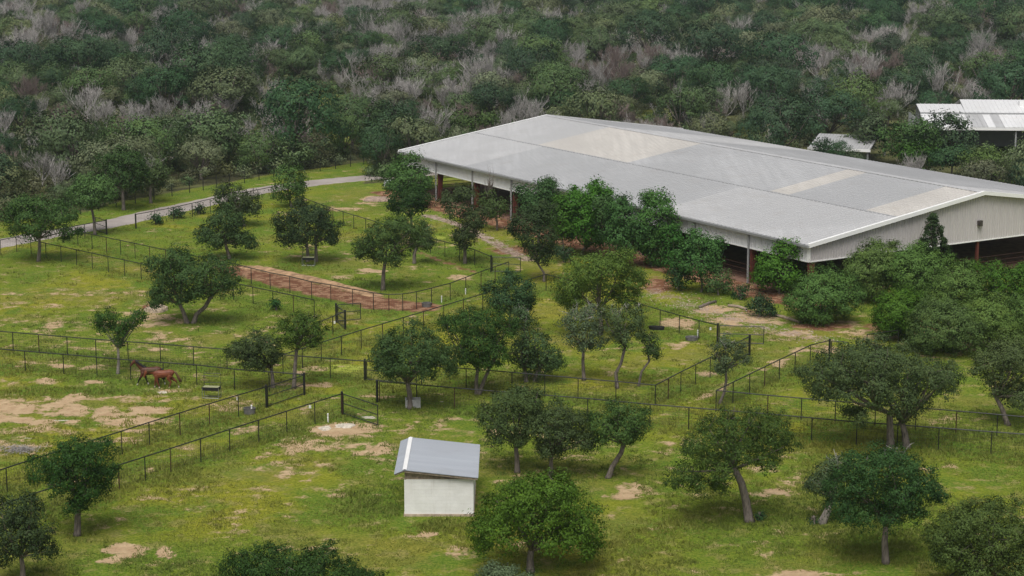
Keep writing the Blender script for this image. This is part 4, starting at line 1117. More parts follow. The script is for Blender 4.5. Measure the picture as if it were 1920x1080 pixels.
bt = dict(leaf=5.0, fill=.25, gap=.1, dfac=.7, dome=.9, holes=.7)
tree('full green tree between the vivid tree and the arena roof edge', (1722,320), [(1700,288,18),(1725,280,18),(1745,292,15)], mat='mass', **bt)
tree('dark round tree directly below the barn opening', (1785,330), [(1765,295,18),(1790,285,17),(1808,298,16)], mat='wood2', **bt)
tree('mid green tree below the right part of the barn opening', (1842,322), [(1828,292,15),(1850,284,15),(1866,294,14)], mat='wood1', **bt)
tree('olive tree at the right picture edge below the barn', (1905,322), [(1890,292,16),(1915,284,17),(1940,292,16)], mat='olive', **bt)
tree('bushy tree hiding the right half of the pale shed roof', (1600,302), [(1592,268,11),(1608,262,12),(1622,272,12)], mat='wood1', **bt)

#@@FOREST
# ------------------------------------------------------------------ the wood
def proto_green(seed, mat, wide, tall, base):
    st = np.random.default_rng(seed); L = .23
    n = 9; lo = []
    for i in range(n):
        a = st.uniform(0, 2 * math.pi); q = math.sqrt(st.uniform(0, 1)) * wide * .68
        z = base + (tall - base) * (.35 + .45 * (1 - (q / wide) ** 2) + st.uniform(-.12, .12))
        lo.append((math.cos(a) * q, math.sin(a) * q, z, st.uniform(.30, .46) * wide))
    for i in range(7):
        a = st.uniform(0, 2 * math.pi); q = wide * st.uniform(.7, .98)
        lo.append((math.cos(a) * q, math.sin(a) * q, base + (tall - base) * st.uniform(.15, .62), st.uniform(.14, .24) * wide))
    C, Nn = crown_points(np.array(lo), L, 20, .25, .1, 3.6, 1.2, .16)
    crown = leaf_mesh('crown', C, Nn, L, L * .66, M[mat])
    mb = MB(); mb.tube([(0, 0, -.1), (.1, .05, base * .6), (.15, 0, base + .6)], [.22, .17, .14], 6)
    for x, y, z, r in lo[:9]:
        mb.tube([(.15, 0, base + .4), (x * .5, y * .5, (base + z) * .52), (x, y, z + r * .5)], [.11, .07, .02], 4)
    return crown, mb.mesh('trunk', M['bark'], True)
def proto_dead(seed, tall, wide, mat, dens=1.0):
    st = random.Random(seed); trunk = MB(); tw = MB()
    trunk.tube([(0, 0, -.1), (.1, .05, tall * .16), (.05, .1, tall * .3)], [.16, .13, .10], 5)
    def br(p, d, L, r, lev):
        n = 3; pts = [Vector(p)]; dd = Vector(d)
        for i in range(n):
            dd = (dd + Vector((st.uniform(-.25, .25), st.uniform(-.25, .25), st.uniform(-.02, .22)))).normalized()
            pts.append(pts[-1] + dd * L / n)
        (trunk if lev == 0 else tw).tube(pts, [max(.008, r * (1 - .25 * i)) for i in range(n + 1)], 4 if lev == 0 else 3, False)
        if lev < 3:
            for k in range(int((6, 6, 5)[lev] * dens)):
                t = st.uniform(.3, 1.0); i = min(n - 1, int(t * n)); q = pts[i].lerp(pts[i + 1], t * n - i)
                d2 = (dd + Vector((st.uniform(-1, 1), st.uniform(-1, 1), st.uniform(-.2, .7))) * .75).normalized()
                br(q, d2, L * st.uniform(.42, .68), r * .5, lev + 1)
    for k in range(9):
        a = 2 * math.pi * k / 9 + st.uniform(-.3, .3); sp = st.uniform(.25, .85) * wide / tall * 1.4
        br((.05, .08, tall * st.uniform(.08, .3)), Vector((math.cos(a) * sp, math.sin(a) * sp, 1)).normalized(), tall * st.uniform(.42, .6), .07, 0)
    return tw.mesh('bare_branches', M[mat]), trunk.mesh('trunk', M[mat])
GREEN = [proto_green(1, 'wood1', 3.6, 5.6, 1.0), proto_green(2, 'wood2', 3.3, 5.8, 1.2), proto_green(3, 'wood3', 3.4, 5.0, .8), proto_green(4, 'wood2', 4.2, 6.2, 1.3),
         proto_green(5, 'wood1', 2.9, 5.2, .9), proto_green(6, 'wood3', 2.8, 4.4, .6), proto_green(7, 'wood1', 4.0, 5.2, .8), proto_green(8, 'wood2', 2.6, 4.8, .6)]
DEAD = [proto_dead(21, 4.4, 4.2, 'dead'), proto_dead(22, 3.9, 4.4, 'dead', .9), proto_dead(23, 4.8, 4.0, 'dead', .8), proto_dead(24, 3.6, 4.0, 'deadbrown', 1.0)]
KINDS = ['mid green oak', 'dark green oak', 'pale grey-green oak', 'broad dark oak', 'small mid green oak', 'low pale green oak', 'flat wide green oak', 'small dark oak']

DKINDS = ['leafless grey tree', 'low wide leafless tree', 'open leafless grey tree', 'leafless brown tree']
def fbm(P, sc, seed):
    """smooth value noise for clumping"""
    st = np.random.default_rng(seed); T = st.random((64, 64)); q = P / sc
    i = np.floor(q).astype(int); f_ = q - i; f_ = f_ * f_ * (3 - 2 * f_)
    g = lambda a, b: T[(i[:, 0] + a) % 64, (i[:, 1] + b) % 64]
    return (g(0, 0) * (1 - f_[:, 0]) + g(1, 0) * f_[:, 0]) * (1 - f_[:, 1]) + (g(0, 1) * (1 - f_[:, 0]) + g(1, 1) * f_[:, 0]) * f_[:, 1]

def wood_points(step, y1, seed, margin):
    st = np.random.default_rng(seed)
    ys = np.arange(185, y1, step * .9); pts = []
    for k, y in enumerate(ys):
        w = y * .30 + 22
        x = np.arange(-w, w, step) + (k % 2) * step * .5
        pts.append(np.stack([x, np.full_like(x, y)], 1))
    P = np.concatenate(pts); P += st.uniform(-.62, .62, P.shape) * step
    P = P[in_wood(P, margin)]
    x, y, _ = project(np.concatenate([P, np.zeros((len(P), 1))], 1))
    keep = np.ones(len(P), bool)
    for cx, cy, rx, ry in CLEAR:
        keep &= ((x - cx) / rx) ** 2 + ((y - cy) / ry) ** 2 > 1
    # the barns stand free
    for ox, oy, r in ((float(e0[0]) + 6, BY + 10, 21), (float(q0[0]) + 6, 261, 11)):
        keep &= (P[:, 0] - ox) ** 2 + (P[:, 1] - oy) ** 2 > r * r
    keep &= ~((P[:, 0] > float(e0[0]) - 14) & (P[:, 1] > BY - 14) & (P[:, 1] < BY + 24))
    keep &= ~((x > 1780) & (y > 235) & (y < 374)) & ~((x > 1590) & (y > 262) & (y < 330))
    return P[keep], x[keep], y[keep]
WP, WX, WY = wood_points(6.0, 830, 5, 2.2)
# leave room for the hand-placed trees at the wood's edge
hand = np.array([[o.location.x, o.location.y] for o in bpy.data.objects if o.type == 'EMPTY' and o.get('category') in ('tree', 'shrub')])
dm = np.min(np.linalg.norm(WP[:, None] - hand[None], axis=2), axis=1)
k = dm > 3.2
WP, WX, WY = WP[k], WX[k], WY[k]
st = np.random.default_rng(77)
dn = fbm(WP, 19, 3) * .38 + fbm(WP, 8, 4) * .25 + st.random(len(WP)) * .37
near_fac = np.clip((WP[:, 1] - 225) / 60, 0, 1)
isdead = (dn + st.uniform(-.10, .10, len(WP))) > (.622 - .15 * near_fac)
sc = st.choice([.6, .75, .85, 1.0, 1.15, 1.45], len(WP)) * st.uniform(.9, 1.1, len(WP)) * (.85 + .35 * fbm(WP, 22, 15)); rz = st.uniform(0, 6.283, len(WP))
gi = np.floor(fbm(WP, 17, 9) * 5 + st.uniform(0, 4, len(WP))).astype(int) % 8
di = st.integers(0, 4, len(WP))
inview = (WX > -60) & (WX < 1980) & (WY > -60)
order = np.argsort(WP[:, 1])
ng = nd = 0; single = np.zeros(len(WP), bool)
places = [(120, 'above the far-left oak'), (230, 'above the open road gate'), (330, 'behind the tall verge oak'), (450, 'above the road bend'), (600, 'above the bright bushy tree'), (760, 'above the far road end'),
          (950, 'behind the arena eave corner'), (1150, 'behind the far ridge end'), (1350, 'above the big cream roof patch'), (1520, 'above the middle arena ridge'), (1720, 'behind the pale shed roof'), (9999, 'around the white barn')]
sect = np.array([next(k_ for k_, (lim, t) in enumerate(places) if x < lim) for x in WX])
rowof = np.zeros(len(WP), int)
for k_ in range(len(places)):
    m_ = np.where((sect == k_) & inview)[0]; m_ = m_[np.argsort(-WY[m_])]
    rowof[m_] = np.minimum(3, np.arange(len(m_)) // 8)
ROWS = ["in the wood's front row", "in the wood's second row", "in the wood's third row", 'deep in the wood']
GREEN_MAX, DEAD_MAX = 300, 150
for i in order:
    if not inview[i]: continue
    if isdead[i]:
        if nd >= DEAD_MAX: continue
        nd += 1
    else:
        if ng >= GREEN_MAX: continue
        ng += 1
    single[i] = True
    where = places[sect[i]][1]; roww = ROWS[rowof[i]]
    if isdead[i]:
        bm_, tm = DEAD[di[i]]
        o = empty('bare_tree', (WP[i, 0], WP[i, 1], 0), rz[i], '%s %s, %s' % (DKINDS[di[i]], roww, where), 'tree', 'bare trees of the wood ' + where)
        parts = (('bare_branches', bm_), ('trunk', tm))
    else:
        cm, tm = GREEN[gi[i]]
        o = empty('woodland_oak', (WP[i, 0], WP[i, 1], 0), rz[i], '%s %s, %s' % (KINDS[gi[i]], roww, where), 'tree', 'green trees of the wood ' + where)
        parts = (('crown', cm), ('trunk', tm))
    s_ = float(sc[i]) * (.85 if isdead[i] else 1); o.scale = (s_, s_, s_ * float(st.uniform(.85, 1.15)))
    for nm, m_ in parts: link(nm, m_, o)

def scatter(name, P, rot, scl, idx, meshes, label, cat):
    """one object that holds uncountably many copies"""
    n = len(P)
    me = bpy.data.meshes.new(name); me.vertices.add(n)
    me.vertices.foreach_set('co', np.concatenate([P, np.zeros((n, 1))], 1).astype(np.float32).ravel())
    for nm, arr, ty in (('turn', rot, 'FLOAT'), ('size', scl, 'FLOAT'), ('pick', idx, 'INT')):
        a = me.attributes.new(nm, ty, 'POINT'); a.data.foreach_set('value', arr.astype(np.int32 if ty == 'INT' else np.float32))
    o = link(name, me); tag(o, label, cat, kind='stuff')
    ng_ = bpy.data.node_groups.new(name, 'GeometryNodeTree')
    ng_.interface.new_socket('Geometry', in_out='INPUT', socket_type='NodeSocketGeometry')
    ng_.interface.new_socket('Geometry', in_out='OUTPUT', socket_type='NodeSocketGeometry')
    N_ = ng_.nodes; L_ = ng_.links
    gi_ = N_.new('NodeGroupInput'); go_ = N_.new('NodeGroupOutput')
    iop = N_.new('GeometryNodeInstanceOnPoints'); iop.inputs['Pick Instance'].default_value = True
    join = N_.new('GeometryNodeJoinGeometry')
    for m_ in reversed(meshes):
        src = bpy.data.objects.new('source_' + m_.name, m_)
        inf = N_.new('GeometryNodeObjectInfo'); inf.inputs['Object'].default_value = src; inf.inputs['As Instance'].default_value = False
        g2 = N_.new('GeometryNodeGeometryToInstance')
        L_.new(inf.outputs['Geometry'], g2.inputs[0]); L_.new(g2.outputs[0], join.inputs[0])
    def na(nm, ty):
        q = N_.new('GeometryNodeInputNamedAttribute'); q.data_type = ty; q.inputs['Name'].default_value = nm; return q.outputs['Attribute']
    comb = N_.new('ShaderNodeCombineXYZ'); L_.new(na('turn', 'FLOAT'), comb.inputs['Z'])
    L_.new(gi_.outputs[0], iop.inputs['Points']); L_.new(join.outputs[0], iop.inputs['Instance'])
    L_.new(na('pick', 'INT'), iop.inputs['Instance Index']); L_.new(comb.outputs[0], iop.inputs['Rotation'])
    L_.new(na('size', 'FLOAT'), iop.inputs['Scale'])
    L_.new(iop.outputs[0], go_.inputs[0])
    md = o.modifiers.new('scatter', 'NODES'); md.node_group = ng_
    return o
def joined(pair, name):
    """crown and trunk as one mesh for the far copies"""
    bm = bmesh.new()
    for m_ in pair: bm.from_mesh(m_)
    nf = len(pair[0].polygons)
    for i, f_ in enumerate(bm.faces): f_.material_index = 0 if i < nf else 1
    me = bpy.data.meshes.new(name); bm.to_mesh(me); bm.free()
    me.materials.append(pair[0].materials[0]); me.materials.append(pair[1].materials[0]); return me
far = ~single
fg = far & ~isdead
scatter('far_forest', WP[fg], rz[fg], sc[fg] * 1.05, gi[fg], [joined(p, 'far_tree') for p in GREEN], 'far green wood that fills the top of the view', 'forest')
fd = far & isdead
scatter('far_bare_forest', WP[fd], rz[fd], sc[fd], di[fd], [joined(p, 'far_bare_tree') for p in DEAD], 'grey leafless trees scattered through the far wood', 'forest')
# undergrowth
def proto_brush(seed, mat, r):
    st_ = np.random.default_rng(seed)
    lo = np.array([(st_.uniform(-.6, .6) * r, st_.uniform(-.6, .6) * r, st_.uniform(.3, .8) * r * .8, st_.uniform(.3, .5) * r) for _ in range(6)])
    C, Nn = crown_points(lo, .24, 12, .5, .05, 3.4, .8, .2); ok = C[:, 2] > .02
    return leaf_mesh('brush', C[ok], Nn[ok], .24, .16, M[mat])
BR = [proto_brush(31, 'brush', 1.5), proto_brush(32, 'wood3', 1.3), proto_brush(33, 'wood1', 1.6)]
UP_, UX, UY = wood_points(2.8, 520, 8, .8)
k = st.random(len(UP_)) < .75
UP_ = UP_[k]; n_ = len(UP_)
scatter('undergrowth', UP_, st.uniform(0, 6.28, n_), st.uniform(.6, 1.5, n_), st.integers(0, 3, n_), BR, 'low brush growing between the trees of the wood', 'undergrowth')
print('wood', len(WP), 'single', ng, nd, 'far', int(fg.sum()), int(fd.sum()), 'brush', n_)

#@@SMALL
# ------------------------------------------------------------------ pasture grass
ngr = 70000
u_ = rng.random(ngr * 2); py = 380 + (1095 - 380) * rng.random(ngr * 2) ** .8; px_ = -40 + 2000 * u_
gp = np.array([G(a, b)[:2] for a, b in zip(px_[:ngr], py[:ngr])])
la, lb = arena_local(gp)
ix = np.clip(np.searchsorted(gx, gp[:, 0]), 0, nx - 1); iy = np.clip(np.searchsorted(gy, gp[:, 1]), 0, ny - 1); gi_ = iy * nx + ix
bad = (SOIL[gi_] > .5) | (RED[gi_] > .3) | (GRAVEL[gi_] > .25) | (PALE[gi_] > .4) | ((la > -1) & (la < AL + 1) & (lb > -1.5) & (lb < 2 * HW + 1))
bad |= seg_dist(gp, rl[::4]) < 2.4
bad |= (gp[:, 0] > sL[0] - .3) & (gp[:, 0] < sL[0] + SW_ + .3) & (gp[:, 1] > SY - .1) & (gp[:, 1] < SY + SD)
bad |= fbm(gp, 3.2, 21) < .42 - .5 * LUSH[gi_]
gp = gp[~bad]; gl = LUSH[gi_][~bad]; n_ = len(gp)
nb_ = 4
h = rng.uniform(.04, .11, (n_, nb_)) * (1 + .9 * gl[:, None]); a = rng.uniform(0, 6.283, (n_, nb_))
bx_ = gp[:, None, 0] + rng.normal(0, .10, (n_, nb_)); by_ = gp[:, None, 1] + rng.normal(0, .10, (n_, nb_))
w = h * .30
V = np.zeros((n_, nb_, 3, 3))
V[:, :, 0] = np.stack([bx_ - np.cos(a) * w, by_ - np.sin(a) * w, np.zeros_like(h)], -1)
V[:, :, 1] = np.stack([bx_ + np.cos(a) * w, by_ + np.sin(a) * w, np.zeros_like(h)], -1)
V[:, :, 2] = np.stack([bx_ + rng.normal(0, .04, h.shape), by_ + rng.normal(0, .04, h.shape), h], -1)
gm = mesh_np('grass', V.reshape(-1, 3), np.arange(n_ * nb_ * 3, dtype=np.int32).reshape(-1, 3), M['grass'])
tag(link('grass', gm), 'short pasture grass between the bare patches', 'grass', kind='stuff')

# taller weeds and tussocks
nw = 16000
wp = np.array([G(a, b)[:2] for a, b in zip(-40 + 2000 * rng.random(nw), 400 + 700 * rng.random(nw) ** .75)])
la, lb = arena_local(wp)
ix = np.clip(np.searchsorted(gx, wp[:, 0]), 0, nx - 1); iy = np.clip(np.searchsorted(gy, wp[:, 1]), 0, ny - 1); gi_ = iy * nx + ix
bad = (SOIL[gi_] > .55) | (RED[gi_] > .3) | ((la > -1) & (la < AL + 1) & (lb > -1.5) & (lb < 2 * HW + 1)) | (seg_dist(wp, rl[::4]) < 2.6)
bad |= (wp[:, 0] > sL[0] - .4) & (wp[:, 0] < sL[0] + SW_ + .4) & (wp[:, 1] > SY - .4) & (wp[:, 1] < SY + SD)
bad |= (fbm(wp, 5.5, 31) * .6 + fbm(wp, 1.7, 32) * .4) < .50 - .28 * LUSH[gi_]
wp = wp[~bad]; n_ = len(wp); nb_ = 16
hw_ = rng.uniform(.06, .20, (n_, 1)) * (1 + .5 * LUSH[gi_][~bad][:, None]); h = hw_ * rng.uniform(.6, 1.2, (n_, nb_)); sp_ = hw_ * 1.1
a = rng.uniform(0, 6.283, (n_, nb_)); w = h * .22
bx_ = wp[:, None, 0] + rng.normal(0, 1, (n_, nb_)) * sp_; by_ = wp[:, None, 1] + rng.normal(0, 1, (n_, nb_)) * sp_
V = np.zeros((n_, nb_, 3, 3))
V[:, :, 0] = np.stack([bx_ - np.cos(a) * w, by_ - np.sin(a) * w, np.zeros_like(h)], -1)
V[:, :, 1] = np.stack([bx_ + np.cos(a) * w, by_ + np.sin(a) * w, np.zeros_like(h)], -1)
V[:, :, 2] = np.stack([bx_ + rng.normal(0, .5, h.shape) * h, by_ + rng.normal(0, .5, h.shape) * h, h], -1)
tag(link('tall_grass', mesh_np('tall_grass', V.reshape(-1, 3), np.arange(n_ * nb_ * 3, dtype=np.int32).reshape(-1, 3), M['grass'])), 'tussocks of taller grass and weeds dotted over the pasture', 'grass', kind='stuff')

# ------------------------------------------------------------------ horses
def ring(c, ax, rx, rz_, n=14, up=Vector((0, 0, 1))):
    ax = Vector(ax).normalized(); sd_ = ax.cross(up).normalized(); u2 = sd_.cross(ax).normalized()
    return [Vector(c) + sd_ * (rx * math.cos(2 * math.pi * k / n)) + u2 * (rz_ * math.sin(2 * math.pi * k / n)) for k in range(n)]
def chain(mb, pts):
    """pts: (position, half width, half height) along a limb or the trunk"""
    P = [Vector(p[0]) for p in pts]; rings = []
    for i in range(len(P)):
        d = P[min(i + 1, len(P) - 1)] - P[max(i - 1, 0)]
        up = Vector((0, 0, 1)) if abs(d.normalized().z) < .85 else Vector((1, 0, 0))
        rings.append(ring(P[i], d, pts[i][1], pts[i][2], 12, up))
    mb.loft(rings)
def horse(name, label, base, coat, pose, mane_mat, heading=math.pi):
    """built facing +x, withers at 1.38 m"""
    B = G(*base)
    root = empty(name, B, heading, label, 'horse', 'two horses walking in the paddock')
    mb = MB()
    # trunk: rump to chest
    chain(mb, [((-.76, 0, 1.06), .10, .14), ((-.70, 0, 1.10), .20, .24), ((-.50, 0, 1.13), .255, .285), ((-.22, 0, 1.09), .255, .285), ((.08, 0, 1.05), .265, .30), ((.36, 0, 1.06), .25, .31), ((.58, 0, 1.07), .20, .27), ((.72, 0, 1.06), .12, .18)])
    if pose == 'up':
        neck = [((.46, 0, 1.16), .14, .26), ((.68, 0, 1.34), .115, .20), ((.90, 0, 1.56), .09, .15), ((1.06, 0, 1.74), .075, .115), ((1.14, 0, 1.81), .07, .09)]
        head = [((1.06, 0, 1.80), .075, .10), ((1.16, 0, 1.76), .085, .125), ((1.27, 0, 1.64), .075, .105), ((1.38, 0, 1.50), .058, .075), ((1.44, 0, 1.42), .052, .062), ((1.47, 0, 1.38), .035, .04)]
        ears = [(1.08, .05, 1.87), (1.08, -.05, 1.87)]; ed = Vector((.04, 0, .15))
        legs = {'fl': [(.50, .13, .98), (.66, .13, .68), (.84, .13, .40), (.94, .13, .12), (.98, .13, .0)], 'fr': [(.50, -.13, .98), (.42, -.13, .68), (.36, -.13, .42), (.22, -.13, .14), (.20, -.13, .0)],
                'hl': [(-.55, .14, 1.0), (-.42, .14, .74), (-.62, .14, .46), (-.56, .14, .13), (-.52, .14, .0)], 'hr': [(-.55, -.14, 1.0), (-.52, -.14, .74), (-.84, -.14, .48), (-1.0, -.14, .16), (-1.0, -.14, .0)]}
    else:
        neck = [((.46, 0, 1.15), .14, .25), ((.70, 0, 1.20), .115, .19), ((.94, 0, 1.24), .09, .145), ((1.12, 0, 1.27), .075, .115), ((1.20, 0, 1.27), .06, .09)]
        head = [((1.14, 0, 1.28), .07, .09), ((1.23, 0, 1.22), .085, .12), ((1.30, 0, 1.08), .075, .10), ((1.36, 0, .92), .058, .075), ((1.39, 0, .83), .052, .06), ((1.40, 0, .79), .035, .04)]
        ears = [(1.16, .05, 1.35), (1.16, -.05, 1.35)]; ed = Vector((.07, 0, .13))
        legs = {'fl': [(.50, .13, .98), (.46, .13, .68), (.40, .13, .42), (.28, .13, .14), (.30, .13, .0)], 'fr': [(.50, -.13, .98), (.58, -.13, .68), (.62, -.13, .42), (.66, -.13, .12), (.68, -.13, .0)],
                'hl': [(-.55, .14, 1.0), (-.38, .14, .74), (-.56, .14, .46), (-.44, .14, .13), (-.40, .14, .0)], 'hr': [(-.55, -.14, 1.0), (-.56, -.14, .74), (-.88, -.14, .50), (-1.05, -.14, .18), (-1.08, -.14, .02)]}
    chain(mb, neck); chain(mb, head)
    for e in ears:
        mb.tube([Vector(e) - ed * .4, Vector(e) + ed * .3, Vector(e) + ed], [.035, .034, .004], 6)
    for k_, p in legs.items():
        hind = k_[0] == 'h'
        r = (.15, .115, .068, .046, .06) if hind else (.12, .085, .058, .044, .058)
        rr = (.20, .15, .075, .048, .065) if hind else (.16, .10, .062, .046, .062)
        chain(mb, [(p[i], r[i], rr[i]) for i in range(5)])
    me = mb.mesh('body', coat, True)
    tmp = bpy.data.objects.new('tmp', me); COL.objects.link(tmp)
    md = tmp.modifiers.new('r', 'REMESH'); md.mode = 'VOXEL'; md.voxel_size = .022; md.use_smooth_shade = True
    sm = tmp.modifiers.new('s', 'SMOOTH'); sm.factor = .5; sm.iterations = 4
    dg = bpy.context.evaluated_depsgraph_get(); ev = tmp.evaluated_get(dg)
    bme = bpy.data.meshes.new_from_object(ev); bpy.data.objects.remove(tmp)
    bme.materials.clear(); bme.materials.append(coat)
    link('body', bme, root)
    # mane along the crest, tail
    mm = MB(); cr = [Vector(n_[0]) + Vector((0, 0, 0)) for n_ in neck]
    for i in range(len(neck) - 1):
        for k_ in range(7):
            t = k_ / 7; c = cr[i].lerp(cr[i + 1], t); d = (cr[i + 1] - cr[i]).normalized(); nrm = Vector((-d.z, 0, d.x))
            hh = neck[i][2] * (1 - t) + neck[i + 1][2] * t
            c2 = c + nrm * hh * .95
            mm.tube([c2 - d * .02, c2 + nrm * .035 + Vector((0, .03, 0)), c2 + Vector((-.03, .09, -.05)), c2 + Vector((-.05, .11, -.17))], [.025, .03, .024, .006], 4)
    mm.build('mane', mane_mat, root, True)
    tl = MB()
    for k_ in range(9):
        o_ = Vector((random.uniform(-.05, .05), random.uniform(-.06, .06), random.uniform(-.03, .03)))
        if pose == 'up': q = [(-.74, 0, 1.24), (-.86, 0, 1.20), (-.95, 0, .95), (-.98, 0, .62), (-.96, 0, .42)]
        else: q = [(-.74, 0, 1.24), (-.90, 0, 1.18), (-1.05, 0, .95), (-1.18, 0, .66), (-1.26, 0, .48)]
        tl.tube([Vector(p) + o_ * (.3 + .35 * i) for i, p in enumerate(q)], [.045, .05, .055, .045, .012], 5)
    tl.build('tail', mane_mat, root, True)
    return root
def coat(name, body, legs, sock, zleg):
    t = NT(name); g = t.coord('Object')
    sep = t.new('ShaderNodeSeparateXYZ'); t.l.new(g, sep.inputs[0])
    n = t.noise(g, 3.0, 3, 0.5)
    c = t.mix(t.step(n, .35, .7), tuple(x * .82 for x in body), tuple(x * 1.15 for x in body))
    c = t.mix(t.step(sep.outputs['Z'], zleg, zleg + .22), legs, c)
    c = t.mix(t.step(sep.outputs['Z'], .14, .18), sock, c)
    c = t.mix(t.step(sep.outputs['Z'], .035, .045), (.05, .045, .04), c)
    return t.done(t.principled(c, .5, 0, .3))
M['maneblack'] = simple('black_mane', (.012, .010, .009), .6)
M['manechest'] = simple('chestnut_mane', (.085, .048, .022), .6, 0, .3, .3)
horse('dark_horse', 'dark bay horse with black legs and raised head, behind the other', (283, 722), coat('bay_coat', (.085, .030, .017), (.012, .009, .008), (.5, .47, .43), .52), 'up', M['maneblack'])
horse('chestnut_horse', 'reddish chestnut horse with lowered neck, in front of the darker one', (307, 728), coat('chestnut_coat', (.165, .048, .022), (.12, .042, .022), (.42, .36, .30), .35), 'level', M['manechest'])

# ------------------------------------------------------------------ feeders, tubs, posts, signs
def feeder(label, base, rz):
    B = G(*base); r = empty('hay_feeder', B, rz, label, 'feeder')
    for x in (-.6, .6):
        for y in (-.28, .28):
            MB().tube([(x, y, 0), (x, y, .8)], .022, 6).build('leg', M['galv'], r)
    for y in (-.28, .28): MB().tube([(-.6, y, .05), (.6, y, .05)], .018, 6).build('foot_bar', M['galv'], r)
    mb = MB()
    mb.loft([[(-.62 * k_, -.30 * k_, z), (.62 * k_, -.30 * k_, z), (.62 * k_, .30 * k_, z), (-.62 * k_, .30 * k_, z)] for k_, z in ((.92, .58), (1.0, .82))])
    tr = mb.build('trough', M['rubber'], r)
    MB().box((-.56, -.25, .80), (.56, .25, .835)).build('hay', M['hay'], r)
    for x in (-.62, .62): MB().tube([(x, .28, .8), (x, .30, 1.72)], .02, 6).build('upright', M['wire'], r)
    for y, z in ((.30, 1.72), (-.05, 1.62), (.28, 1.05)): MB().tube([(-.62, y, z), (.62, y, z)], .02, 6).build('rack_bar', M['wire'], r)
    for i in range(13):
        x = -.56 + i * .093; MB().tube([(x, -.05, 1.62), (x, .12, 1.2), (x, .28, 1.05)], .009, 4).build('rack_rod', M['wire'], r)
feeder('metal hay feeder with black trough standing right of the two horses', (397, 746), R(-8))
feeder('metal hay feeder with black trough under the round-crowned oak', (579, 498), R(-4))
def tub(name, label, base, rx, ry, h, mat, rz=0, n=20, wall=.06):
    B = G(*base); r = empty(name, B, rz, label, 'trough')
    def e(k_, z, ins=0): return [((rx * k_ - ins) * math.cos(2 * math.pi * i / n), (ry * k_ - ins) * math.sin(2 * math.pi * i / n), z) for i in range(n)]
    mb = MB(); rings = [e(.93, 0), e(1, h), e(1, h, wall), e(.93, .08, wall)]
    n0 = 0
    mb.loft(rings); mb.build('shell', mat, r)
    mb = MB(); mb.tube([(rx * math.cos(2 * math.pi * i / n), ry * math.sin(2 * math.pi * i / n), h) for i in range(n + 1)], .025, 5, False); mb.build('rim', mat, r)
    t_ = bpy.data.meshes.new('water'); t_.from_pydata([(x, y, h * .7) for x, y, z in e(.97, 0, wall)], [], [tuple(range(n))]); t_.materials.append(M['water']); link('water', t_, r)
M['water'] = simple('still_water', (.03, .035, .035), .05, 0, .6, .1)
tub('water_tub', 'black water tub by the closed gate, below the hay feeder', (468, 776), .42, .34, .42, M['tub'])
tub('water_tub', 'dark grey water tub at the end of the red soil strip', (800, 575), .42, .36, .34, M['tub'])
tub('feed_trough', 'long black feed trough at the foot of the arena verge fence', (1231, 618), .66, .26, .26, M['rubber'], R(-14))
tub('water_tub', 'low grey water tub beside a white stake near the gate', (1297, 638), .52, .42, .28, M['tub'])
def stake(label, base, h, r=.045):
    B = G(*base); e_ = empty('white_stake', B, 0, label, 'post')
    link('shaft', MB().tube([(0, 0, 0), (0, 0, h)], r, 8).mesh('shaft', M['pvc']), e_)
    link('cap', MB().tube([(0, 0, h), (0, 0, h + .05)], [r * 1.35, r * .9], 8).mesh('cap', M['pvc']), e_)
    link('collar', MB().tube([(0, 0, h * .55), (0, 0, h * .55 + .06)], r * 1.3, 8).mesh('collar', M['pvc']), e_)
stake('white plastic hydrant post beside the black water tub', (472, 777), .62, .05)
stake('white plastic post beside the dark grey tub on the red soil', (828, 567), .55)
stake('white plastic post leaning by the diagonal fence, above the grey tub', (873, 552), .5)
stake('white stake above the pale rock slabs', (615, 793), .62)
stake('white stake beside the low grey tub near the gate', (1308, 632), .55)
def sign(label, px, z=1.0):
    p = G(*px, z); e_ = empty('fence_sign', (p[0], p[1] - .07, z), 0, label, 'sign')
    MB().box((-.075, -.008, -.11), (.075, .008, .11)).build('plate', M['pvc'], e_)
    MB().box((-.03, .008, .02), (.03, .06, .05)).build('bracket', M['galv'], e_)
sign('small white plate hanging on the fence left of the open gate', (581.5, 762), .95)
sign('small white plate on the bare paddock fence', (445.5, 747), 1.25)
sign('small white plate at the foot of the square gate', (627.5, 604), .2)
sign('tiny white plate beside the open gate at the gravel', (1332, 616), .6)
# crate by the wide oak
B = G(777, 766); cr = empty('metal_crate', (B[0] - .12, B[1] + .35, 0), R(4), 'pale slatted metal crate behind the trunk of the wide oak', 'crate')
for i in range(5):
    MB().box((-.52, -.36, .06 + i * .115), (.52, -.33, .06 + i * .115 + .095)).build('slat', M['crate'], cr)
    MB().box((-.52, .33, .06 + i * .115), (.52, .36, .06 + i * .115 + .095)).build('slat', M['crate'], cr)
for x in (-.5, .5):
    MB().box((x - .03, -.33, 0), (x + .03, .33, .64)).build('end_panel', M['crate'], cr)
MB().box((-.5, -.33, .02), (.5, .33, .06)).build('base_board', M['crate'], cr)

